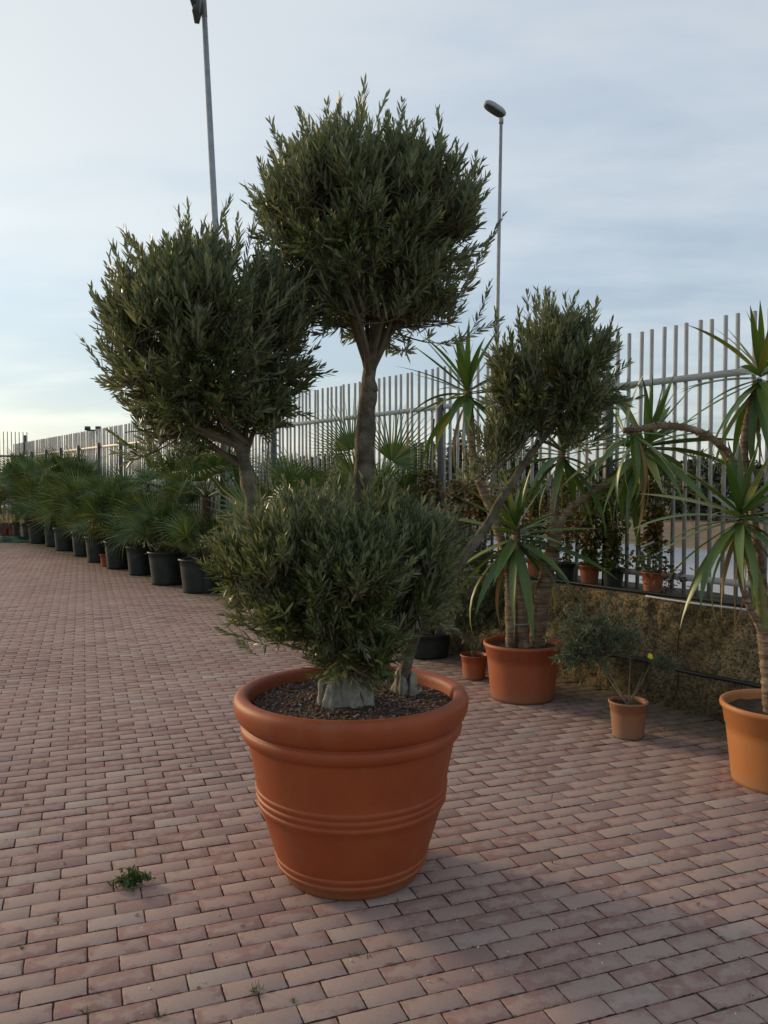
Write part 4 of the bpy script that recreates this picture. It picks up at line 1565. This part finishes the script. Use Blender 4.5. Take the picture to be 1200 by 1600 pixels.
# tall palm whose big fans stand against the fence
p7 = np.array([(590 - 600) / FPX * 8.2, 8.2, 0])
make_pot('black_pot', 'black pot hidden behind the olive foliage, below the big upright palm fans', p7, .26, .20, .45, .05, M['black_plastic'], None)
t7 = fan_palm(p7, .41, 'palm with two big upright fans seen behind the middle olive stem', 12, .55, rgp, .75, group='palms behind the olive', elmin=10)
for (hub_, tip_, rad, lean_) in [((612, 722), (640, 680), .60, .1), ((548, 705), (530, 655), .55, -.1)]:
    hb = at(*hub_, 8.1)
    dx = unit(at(*tip_, 8.1) - hb)
    zax = unit(np.array([.1, -1, .15]))
    yax = unit(np.cross(zax, dx))
    zax = np.cross(dx, yax)
    m3 = Matrix(np.stack([dx, yax, zax], 1).tolist())
    base = hb - dx * .7 * rad
    inst('leaf', FANP[0 if lean_ > 0 else 1], t7, base, m3, rad)
# palm behind the left stem
p8 = np.array([(462 - 600) / FPX * 9.4, 9.4, 0])
make_pot('black_pot', 'black pot hidden behind the left stem of the olive', p8, .27, .21, .47, .05, M['black_plastic'], None)
fan_palm(p8, .43, 'leafy fan palm behind the stem of the left olive ball', 26, .52, rgp, .75, group='palms behind the olive', offs=[(.15, .1, .4)])
# palm with a bare fibrous trunk behind the first pots
p9 = np.array([(322 - 600) / FPX * 11.7, 11.7, 0])
make_pot('black_pot', 'black pot set behind the two nearest pots of the row', p9, .27, .21, .47, .05, M['black_plastic'], None)
fan_palm(p9, .43, 'fan palm with a dark fibrous trunk behind the nearest pots', 22, .55, rgp, .95, group='palms behind the olive', elmin=0)

p10 = np.array([(262 - 600) / FPX * 13.4, 13.4, 0])
make_pot('black_pot', 'black pot behind the second and third pots of the row', p10, .27, .21, .47, .05, M['black_plastic'], None)
fan_palm(p10, .43, 'taller fan palm standing behind the second and third pots', 40, .55, rgp, .95, group='palms behind the olive', offs=[(.18, 0, .5), (-.15, .05, .3)], elmin=0)

# small terracotta pot in the row, and the orange pots far left
c = G(162, 886) + (0, .1, 0)
make_pot('terracotta_pot', 'tiny terracotta pot between the fourth and fifth black pots', c, .10, .075, at(162, 866, c[1])[2], .035, M['terra'], soil=.02, seg=24)
for k, (px, bt, tp__, lab) in enumerate([(22, 838, 818, 'first orange pot next to the black row at the far left end'), (8, 838, 817, 'second orange pot from the black row at the far left end'), (-8, 839, 817, 'orange pot at the far left end, cut by the photo edge')]):
    c = G(px, bt) + (0, .5 + .2 * k, 0)
    c[0] = (px - 600) / FPX * c[1]
    make_pot('terracotta_pot', lab, c, .17, .13, at(px, tp__, c[1])[2], .05, M['terra'], 'orange pots at the end of the lane', soil=.02, seg=24)


# ------------------------------------------------------------------ shrubs made of small leaves
def leafy(g_leaf, centre, radii, n, L, Wd, rg, shell=.45, up=.3, clump=0):
    d_ = unit(rg.normal(size=(n, 3)))
    rad = rg.uniform(shell, 1.05, (n, 1))
    if clump:
        cc_ = unit(rg.normal(size=(clump, 3))) * rg.uniform(.4, 1, (clump, 1))
        idx = rg.integers(clump, size=n)
        P = (cc_[idx] + rg.normal(0, .16, (n, 3))) * radii + centre
        out = unit(rg.normal(size=(n, 3)) + cc_[idx] * .8 + (0, 0, up))
    else:
        P = d_ * rad * radii + centre
        out = unit(d_ + rg.normal(0, .6, (n, 3)) + (0, 0, up))
    nn = unit(rg.normal(size=(n, 3)) + (0, 0, 1.0))
    g_leaf.add(*blades(P, out, nn, L * rg.uniform(.6, 1.3, n), Wd * rg.uniform(.6, 1.2, n), [0, .4, .8, 1], [.3, 1, .6, .1], rg.uniform(0, .25, n)))


def rosettes(g_leaf, tw_, root, centre, radii, n, per, L, Wd, rg):
    """twigs ending in tufts of narrow leaves"""
    for _ in range(n):
        d_ = unit(rg.normal(size=3))
        d_[2] += .25 * rg.normal()
        tip = centre + d_ * radii * (rg.uniform(.2, 1.0) if rg.random() < .8 else rg.uniform(1.0, 1.45))
        m1 = (root * .45 + tip * .55) + rg.normal(0, .015, 3)
        P = curve_pts([root, m1, tip], 6)
        tw_.add(*tube(P, np.linspace(.004, .0014, 6), 3, cap=False))
        ax = unit(P[-1] - P[-2] + (0, 0, .004))
        dd = unit(rg.normal(size=(per, 3)) * .8 + ax * .9)
        B = tip - ax * rg.uniform(0, .035, (per, 1))
        g_leaf.add(*blades(B, dd, unit(rg.normal(size=(per, 3)) + (0, 0, 1)), L * rg.uniform(.6, 1.2, per), Wd * rg.uniform(.7, 1.2, per), [0, .5, 1], [.5, 1, .15]))


rs_ = np.random.default_rng(44)
# shrub in small pot 1
sh = thing('grey_shrub', (s1c[0], s1c[1], s1h - .03), 'loose grey-green shrub in the small pot left of the yucca', 'shrub')
a, b = Geo(), Geo()
rt1 = np.array([s1c[0], s1c[1], s1h - .03])
for q_ in range(3):
    b.add(*tube(curve_pts([rt1 + (0, 0, -.02), rt1 + (.02 * (q_ - 1), 0, .06), at(735 + 22 * q_, 960, s1c[1])], 8), np.linspace(.008, .004, 8), 6))
rosettes(a, b, at(742, 985, s1c[1]), at(742, 945, s1c[1]), np.array([.25, .19, .21]), 300, 28, .050, .008, rs_)
rosettes(a, b, at(722, 985, s1c[1]), at(722, 970, s1c[1]), np.array([.13, .12, .15]), 90, 26, .046, .008, rs_)
rosettes(a, b, at(765, 960, s1c[1]), at(775, 925, s1c[1]), np.array([.14, .14, .14]), 90, 26, .046, .008, rs_)
part('foliage', sh, a, M['shrub_grey'], stuff=True)
part('branches', sh, b, M['stem'])
# shrub in small pot 2: leans left, with one yellow daisy at the right
sh = thing('daisy_bush', (s2c[0], s2c[1], s2h - .03), 'grey-green daisy bush leaning left over the paving, one yellow flower', 'shrub')
a, b = Geo(), Geo()
rt2 = np.array([s2c[0], s2c[1], s2h - .035])
Y2s = s2c[1] + .12
for (px, py, dy) in [(945, 1035, .12), (925, 1020, .15), (985, 1030, .1), (1005, 1050, .05), (1018, 1035, .05)]:
    tip = at(px, py, Y2s + dy)
    m1 = rt2 * .5 + tip * .5 + (0, 0, -.01)
    b.add(*tube(curve_pts([rt2, m1, tip], 9), np.linspace(.0055, .0025, 9), 5))
rosettes(a, b, at(930, 1028, Y2s + .1), at(925, 998, Y2s + .12), np.array([.19, .16, .16]), 170, 22, .044, .007, rs_)
rosettes(a, b, at(905, 1020, Y2s + .1), at(898, 1010, Y2s + .10), np.array([.15, .12, .15]), 90, 22, .044, .007, rs_)
rosettes(a, b, at(965, 1020, Y2s + .1), at(970, 996, Y2s + .15), np.array([.16, .12, .12]), 70, 20, .042, .0065, rs_)
rosettes(a, b, at(1030, 1045, Y2s), at(1038, 1035, Y2s), np.array([.075, .07, .055]), 34, 24, .035, .005, rs_)
part('foliage', sh, a, M['shrub_grey'], stuff=True)
part('branches', sh, b, M['stem'])
fc = at(1016, 1025, Y2s - .02)
g = Geo()
nf = 11
aa = np.arange(nf) / nf * 6.283
fx, fy, fz = np.array([1, 0, 0]), np.array([0, .35, .94]), np.array([0, -.94, .35])
Dd = np.cos(aa)[:, None] * fx + np.sin(aa)[:, None] * fy + fz * .12
g.add(*blades(np.repeat(fc[None], nf, 0), unit(Dd), np.repeat(fz[None], nf, 0), np.linspace(.016, .024, nf), np.full(nf, .0065), [0, .6, 1], [.4, 1, .4]))
fw = part('flower', sh, g, M['petal'])
g = Geo()
g.add(*tube([fc, fc + fz * .006], [.008, .006], 10))
part('flower_centre', fw, g, M['petal'], True)
g = Geo()
g.add(*tube([at(1012, 1045, Y2s), fc], .0015, 4))
part('flower_stalk', sh, g, M['stem'])

# potted climbers on the ledge
def climber(px, w_px, top_py, potmat, lab_p, lab_c, autumn=.25, seed=0, n=420, off=None, hpot=.16, pw=.085, dark=False):
    rg = np.random.default_rng(seed)
    off = (FOFF - .17) if off is None else off
    t_, _z = on_wall(px, 900, off)
    c = W3(t_, off, HW + .004)
    make_pot('terracotta_pot' if 'terra' in potmat else 'black_pot', lab_p, c, pw, pw * .75, hpot, .03, M[potmat], 'small pots on the wall ledge', soil=.02, seg=24)
    topz = on_wall(px, top_py, off)[1]
    wr = w_px * 1.45 / 2 / FPX * c[1]
    n = int(n * 1.8)
    cl_ = thing('climbing_plant', c + (0, 0, hpot - .02), lab_c, 'climbing plant', 'potted climbers on the wall ledge')
    g = Geo()
    zb_ = HW + hpot - .05
    g.add(*tube([c * (1, 1, 0) + (0, 0, zb_), c * (1, 1, 0) + (.01, .0, topz + .04)], .005, 5))
    part('cane', cl_, g, M['cane'])
    g = Geo()
    zz = np.linspace(0, 1, 40)
    for q_ in range(2):
        P = np.stack([c[0] + .022 * np.cos(zz * 22 + q_ * 3), c[1] + .022 * np.sin(zz * 22 + q_ * 3), zb_ + zz * (topz - zb_)], 1)
        g.add(*tube(P, .003, 4))
    part('stem', cl_, g, M['stem'])
    H = topz - zb_ - .03
    a, b = Geo(), Geo()
    for gg_, frac, mt in ((a, 1 - autumn, 0), (b, autumn, 1)):
        m = int(n * frac)
        if m < 4:
            continue
        zz = rg.uniform(0, 1, m) if mt == 0 else np.clip(rg.normal(rg.choice([.45, .8, .65]), .14, m), .05, 1)
        lob = .7 + .35 * np.sin(zz * 9 + seed)
        r_ = np.abs(rg.normal(0, .55, m)) * wr * lob
        an = rg.uniform(0, 6.283, m)
        P = np.stack([c[0] + r_ * np.cos(an), c[1] + r_ * np.sin(an) * .9, zb_ + .03 + zz * H], 1)
        out = unit(np.stack([np.cos(an), np.sin(an), rg.normal(-.2, .5, m)], 1))
        gg_.add(*blades(P, out, unit(rg.normal(size=(m, 3)) * .7 + (0, -.3, .8)), rg.uniform(.022, .045, m), rg.uniform(.020, .036, m), [0, .3, .7, 1], [.3, 1, .8, .1], rg.uniform(0, .3, m)))
    part('foliage', cl_, a, M['climber_green'], stuff=True)
    if b.V:
        part('autumn_foliage', cl_, b, M['climber_autumn'], stuff=True)


climber(1020, 46, 728, 'terra_red', 'terracotta pot on the ledge, rightmost of the climbers', 'dense climber with an orange patch, rightmost on the ledge', .28, 1, 560)
climber(958, 48, 745, 'black_plastic', 'black pot on the ledge between two terracotta ones', 'dark green climber in the black pot on the ledge', .06, 2, 560, pw=.09)
climber(921, 52, 755, 'terra_red', 'terracotta pot on the ledge left of the black one', 'green and yellow climber in the terracotta pot left of the black one', .22, 3, 560)
climber(884, 44, 735, 'black_plastic', 'black pot on the ledge behind the yucca stem', 'thin climber with red leaves behind the forked yucca stem', .5, 4, 380)
climber(838, 46, 760, 'terra_red', 'terracotta pot on the ledge behind the yucca crown', 'climber behind the drooping yucca crown', .25, 5, 400)
climber(795, 50, 735, 'black_plastic', 'black pot on the ledge left of the yucca crown', 'brown-leaved climber between the slanting branch and the yucca crown', .5, 14, 420)
climber(750, 80, 715, 'terra_red', 'terracotta pot on the ledge behind the slanting olive branch', 'red-brown climber behind the slanting olive branch', .65, 6, 620)
climber(718, 56, 752, 'black_plastic', 'black pot on the ledge right of the grey palm', 'mixed green and rust climber right of the grey palm', .45, 7, 520)
climber(668, 56, 735, 'terra_red', 'terracotta pot on the ledge by the fence post', 'yellowing climber below the fence post', .4, 8, 420)
climber(600, 46, 738, 'black_plastic', 'black pot on the ledge behind the middle olive stem', 'climber with red leaves behind the middle olive stem', .4, 9, 360)
climber(528, 50, 705, 'terra_red', 'terracotta pot on the ledge left of the middle olive stem', 'leggy climber with rusty tips left of the middle olive stem', .35, 10, 320)
climber(478, 44, 718, 'black_plastic', 'black pot on the ledge farthest left of the climbers', 'thin climber farthest left, partly behind the left olive stem', .3, 11, 280)

# purple-flowered sprigs right of the climbers
rg = np.random.default_rng(3)
t_, _ = on_wall(1040, 890, FOFF - .15)
c = W3(t_, FOFF - .15, HW)
sp_ = thing('trailing_plant', c, 'low straggly plant with dark pink leaves on the ledge beside the rightmost climber', 'plant')
a = Geo()
leafy(a, c + (0, 0, .12), np.array([.16, .10, .12]), 170, .03, .02, rg)
M['pink'] = m_leaf('pink_leaf', (.11, .05, .07), (.06, .06, .035), (.22, .09, .14), rough=.6, trans=.2, pc=.25)
part('foliage', sp_, a, M['pink'], stuff=True)
g = Geo()
for q_ in range(5):
    g.add(*tube([c, c + np.array([rg.uniform(-.1, .1), rg.uniform(-.05, .05), .16])], .0025, 4))
part('stems', sp_, g, M['stem'])
# tag on the climber
g = Geo()
t1_, z1_ = on_wall(1009, 851, FOFF - .3)
lp = W3(t1_, FOFF - .28, z1_)
g.add(*box(lp, (.105, .002, .014), np.array(Euler((0, R(-24), 0)).to_matrix())))
single('plant_label', g, M['conduit'], 'slanting white plastic label tied to the rightmost climber', 'plant label', lp)

# yellow shrubs and low flowering plants among the far pots
for k, (px, py, Y, rx, rz, n, mt, lab) in enumerate([
        (6, 775, 22.5, .62, .42, 700, 'yellow_shrub', 'orange-yellow shrub at the far left end of the lane'),
        (58, 805, 19.5, .28, .16, 200, 'yellow_shrub', 'small yellow-leaved plant between the farther black pots'),
        (148, 826, 14.6, .24, .18, 220, 'climber_autumn', 'low plant with yellow and white flecks by the fifth black pot'),
        (215, 838, 12.6, .20, .12, 200, 'climber_green', 'low green filler plant between the second and third pots'),
        (322, 850, 10.9, .20, .12, 200, 'climber_green', 'low twiggy plant beside the nearest small palm')]):
    rg = np.random.default_rng(60 + k)
    c = at(px, py, Y)
    base = np.array([c[0], Y, 0.0 if k == 0 else c[2] - rz * 1.1])
    o_ = thing('low_shrub', base, lab, 'shrub')
    a = Geo()
    leafy(a, c, np.array([rx, rx * .7, rz]), n, .07 if k == 0 else .05, .035 if k == 0 else .02, rg, clump=12)
    part('foliage', o_, a, M[mt], stuff=True)
    g = Geo()
    for q_ in range(6):
        g.add(*tube([base + (rg.uniform(-.05, .05), 0, .0), c + np.array([rg.uniform(-1, 1) * rx * .6, rg.uniform(-.3, .3) * rx, rg.uniform(0, .5) * rz])], .006, 4))
    part('stems', o_, g, M['stem'])

# crumpled green netting at the far left
g = Geo()
nx, ny = 30, 14
c0_ = G(20, 846)
V = []
for j in range(ny):
    for i in range(nx):
        x, y = (i / (nx - 1) - .5) * 1.7, (j / (ny - 1) - .5) * 1.0
        e_ = max(abs(x) / .85, abs(y) / .5)
        zz = .012 + max(0, 1 - e_) * .12 + (.07 * mnoise.noise(Vector((x * 4, y * 6, 0))) + .03 * mnoise.noise(Vector((x * 13, y * 13, 1)))) * (1 - e_ ** 3)
        V.append((c0_[0] + x, c0_[1] + y, max(zz, .006)))
ii = np.arange(ny - 1)[:, None] * nx
jj = np.arange(nx - 1)[None, :]
g.add(V, np.stack([ii + jj, ii + jj + 1, ii + jj + nx + 1, ii + jj + nx], -1).reshape(-1, 4))
single('netting', g, M['net'], 'crumpled dark green netting lying on the paving at the far left', 'netting', c0_, True)

# ------------------------------------------------------------------ pipes and cables on the wall
def wall_line(pts, r, name, label, cat, mat, sides=6, n=40):
    P = curve_pts(pts, n)
    g = Geo()
    g.add(*tube(P, r, sides))
    return single(name, g, mat, label, cat, P[0], True)


zp = on_wall(1140, 1062, -.04)[1]
tA = on_wall(980, 1028, -.05)[0]
wall_line([W3(tA + .3, -.03, zp - .02), W3(tA - .1, -.035, zp + .005), W3(.3, -.05, zp - .006), W3(-.3, -.04, zp), W3(-1.2, -.05, zp - .01), W3(-3, -.04, zp)], .015, 'irrigation_hose', 'black hose running along the middle of the wall face', 'hose', M['hose'])
tE = on_wall(1008, 935, -.01)[0]
wall_line([W3(tE, .0, HW + .004), W3(.3, -.005, HW + .0), W3(-.6, .0, HW + .006), W3(-3.1, 0, HW + .002)], .0075, 'white_conduit', 'thin white conduit along the top front edge of the wall', 'conduit', M['conduit'])
wall_line([W3(6.5, .10, HW + .014), W3(3, .09, HW + .016), W3(tE + .3, .06, HW + .018), W3(tE - .4, .10, HW + .016), W3(-.8, .08, HW + .014), W3(-3.1, .09, HW + .014)], .012, 'black_pipe', 'black pipe lying on the wall ledge in front of the fence', 'pipe', M['hose'])
tc1 = on_wall(1066, 1000, -.03)[0]
wall_line([W3(tc1 - .02, .03, HW + .01), W3(tc1, -.03, HW - .05), W3(tc1 + .03, -.035, HW * .6), W3(tc1 + .02, -.04, HW * .3), W3(tc1 + .06, -.035, .06)], .0035, 'cable', 'thin black cable hanging down the wall face below the conduit', 'cable', M['hose'])
tc2 = on_wall(1015, 960, -.03)[0]
wall_line([W3(tc2 + .35, -.02, HW - .01), W3(tc2 + .1, -.045, HW - .07), W3(tc2 - .15, -.04, HW - .06), W3(tc1 + .02, -.02, HW - .0)], .003, 'cable', 'black cable looping just under the wall edge', 'cable', M['hose'])

# ------------------------------------------------------------------ weeds in the joints, pebbles, dead leaves
def weed(px, py, r_, h, n, label, seed, grassy=False):
    rg = np.random.default_rng(seed)
    c = G(px, py)
    c[2] = und(c[0], c[1]) - .004
    a = Geo()
    if grassy:
        d_ = unit(np.stack([rg.normal(0, .7, n), rg.normal(0, .7, n), rg.uniform(.4, 1.2, n)], 1))
        a.add(*blades(c + np.stack([rg.normal(0, r_ * .4, n), rg.normal(0, r_ * .3, n), np.zeros(n)], 1), d_, unit(rg.normal(size=(n, 3)) + (0, 0, 1)), rg.uniform(.5, 1.2, n) * h, np.full(n, .0035), [0, .5, 1], [1, .8, .1], rg.uniform(0, .4, n)))
        return single('weed', a, M['weed'], label, 'weed', c, group='weeds in the paving joints')
    t = thing('weed', c, label, 'weed', 'weeds in the paving joints')
    st_ = Geo()
    for _ in range(n):
        az = rg.uniform(0, 6.283)
        rr_ = rg.uniform(.3, 1) * r_
        tip = c + np.array([math.cos(az) * rr_, math.sin(az) * rr_, h * rg.uniform(.25, 1.0)])
        P = curve_pts([c, (c + tip) / 2 + (0, 0, h * .25), tip], 6)
        st_.add(*tube(P, .0012, 3, cap=False))
        for q_ in range(1, 6):
            m = 4
            a.add(*blades(np.repeat(P[q_][None], m, 0), unit(rg.normal(size=(m, 3)) + (0, 0, .5)), unit(rg.normal(size=(m, 3)) + (0, 0, 1.5)), rg.uniform(.012, .026, m), rg.uniform(.005, .010, m), [0, .5, 1], [.3, 1, .2]))
    part('foliage', t, a, M['weed'], stuff=True)
    part('stems', t, st_, M['weed'])


weed(204, 1384, .085, .05, 30, 'largest weed tuft, left of the big pot', 1)
weed(400, 1552, .025, .035, 26, 'small bright weed in a joint below the big pot', 2, True)
weed(458, 1566, .016, .02, 16, 'tiny weed right of the small bright weed below the pot', 3, True)
weed(556, 1494, .022, .015, 22, 'flat weed in a joint just in front of the big pot', 4, True)
weed(578, 1497, .012, .014, 10, 'tiny weed right of the flat one before the big pot', 7, True)
weed(250, 1590, .018, .03, 14, 'grassy weed at the bottom edge left of centre', 5, True)
weed(33, 1482, .012, .02, 12, 'small weed near the left edge of the paving', 6, True)
weed(133, 1583, .014, .02, 12, 'small weed at the bottom left corner', 8, True)
weed(1172, 1556, .014, .015, 12, 'small yellowish weed at the bottom right corner', 9, True)
weed(296, 1196, .02, .03, 14, 'small weed in the paving left of the pot rim', 12, True)

# moss and seedlings caught in the joints, too many to count
rg = np.random.default_rng(77)
g = Geo()
for _ in range(130):
    c = G(rg.uniform(0, 1200), rg.uniform(1120, 1598))
    rowi = round((float(c @ rv) - V0) / PH)
    v_ = V0 + rowi * PH
    u_ = float(c @ ru)
    m = int(rg.integers(5, 14))
    P = np.stack([(u_ + rg.normal(0, .012, m)), v_ + rg.normal(0, .0014, m)], 1)
    P3 = P[:, :1] * ru[None] + P[:, 1:] * rv[None]
    P3[:, 2] = und(P3[:, 0], P3[:, 1]) - .003
    g.add(*blades(P3, unit(np.stack([rg.normal(0, .8, m), rg.normal(0, .8, m), rg.uniform(.3, 1, m)], 1)), unit(rg.normal(size=(m, 3)) + (0, 0, 1)), rg.uniform(.004, .010, m), rg.uniform(.002, .0045, m), [0, .5, 1], [.6, 1, .2]))
o = bpy.data.objects.new('moss', g.mesh('moss', M['weed']))
COL.objects.link(o)
o['kind'] = 'stuff'
o['label'] = 'specks of moss and seedlings in the paving joints'

rg = np.random.default_rng(8)
g = Geo()
for _ in range(70):
    px, py = rg.uniform(20, 1180), rg.uniform(1130, 1595)
    c = G(px, py)
    s = rg.uniform(.0015, .0042)
    V, Q = box((0, 0, 0), (s * 2, s * 1.6, s * 1.3), np.array(Euler(tuple(rg.uniform(0, 3, 3))).to_matrix()))
    g.add(V * rg.uniform(.7, 1.15, V.shape) + (c[0], c[1], und(c[0], c[1]) + s * .4), Q)
o = bpy.data.objects.new('pebbles', g.mesh('pebbles', M['pebble']))
COL.objects.link(o)
o['kind'] = 'stuff'
o['label'] = 'tiny pale stones scattered over the paving'
g = Geo()
n = 260
P = []
while len(P) < n:
    if len(P) < 200:
        t_ = rg.uniform(-2, 8)
        p = W3(t_, -abs(rg.normal(0, .28)) - .04, 0)
    else:
        p = G(rg.uniform(20, 1180), rg.uniform(1000, 1590))
    p[2] = und(p[0], p[1]) + .004
    P.append(p)
P = np.array(P)
g.add(*blades(P, unit(np.stack([rg.normal(size=n), rg.normal(size=n), rg.uniform(-.05, .25, n)], 1)), unit(rg.normal(0, .3, (n, 3)) + (0, 0, 1)), rg.uniform(.012, .035, n), rg.uniform(.006, .016, n), [0, .4, .8, 1], [.3, 1, .7, .1], rg.uniform(-.3, .1, n)))
o = bpy.data.objects.new('leaf_litter', g.mesh('leaf_litter', M['dead_leaf']))
COL.objects.link(o)
o['kind'] = 'stuff'
o['label'] = 'dry leaves fallen on the paving along the wall'
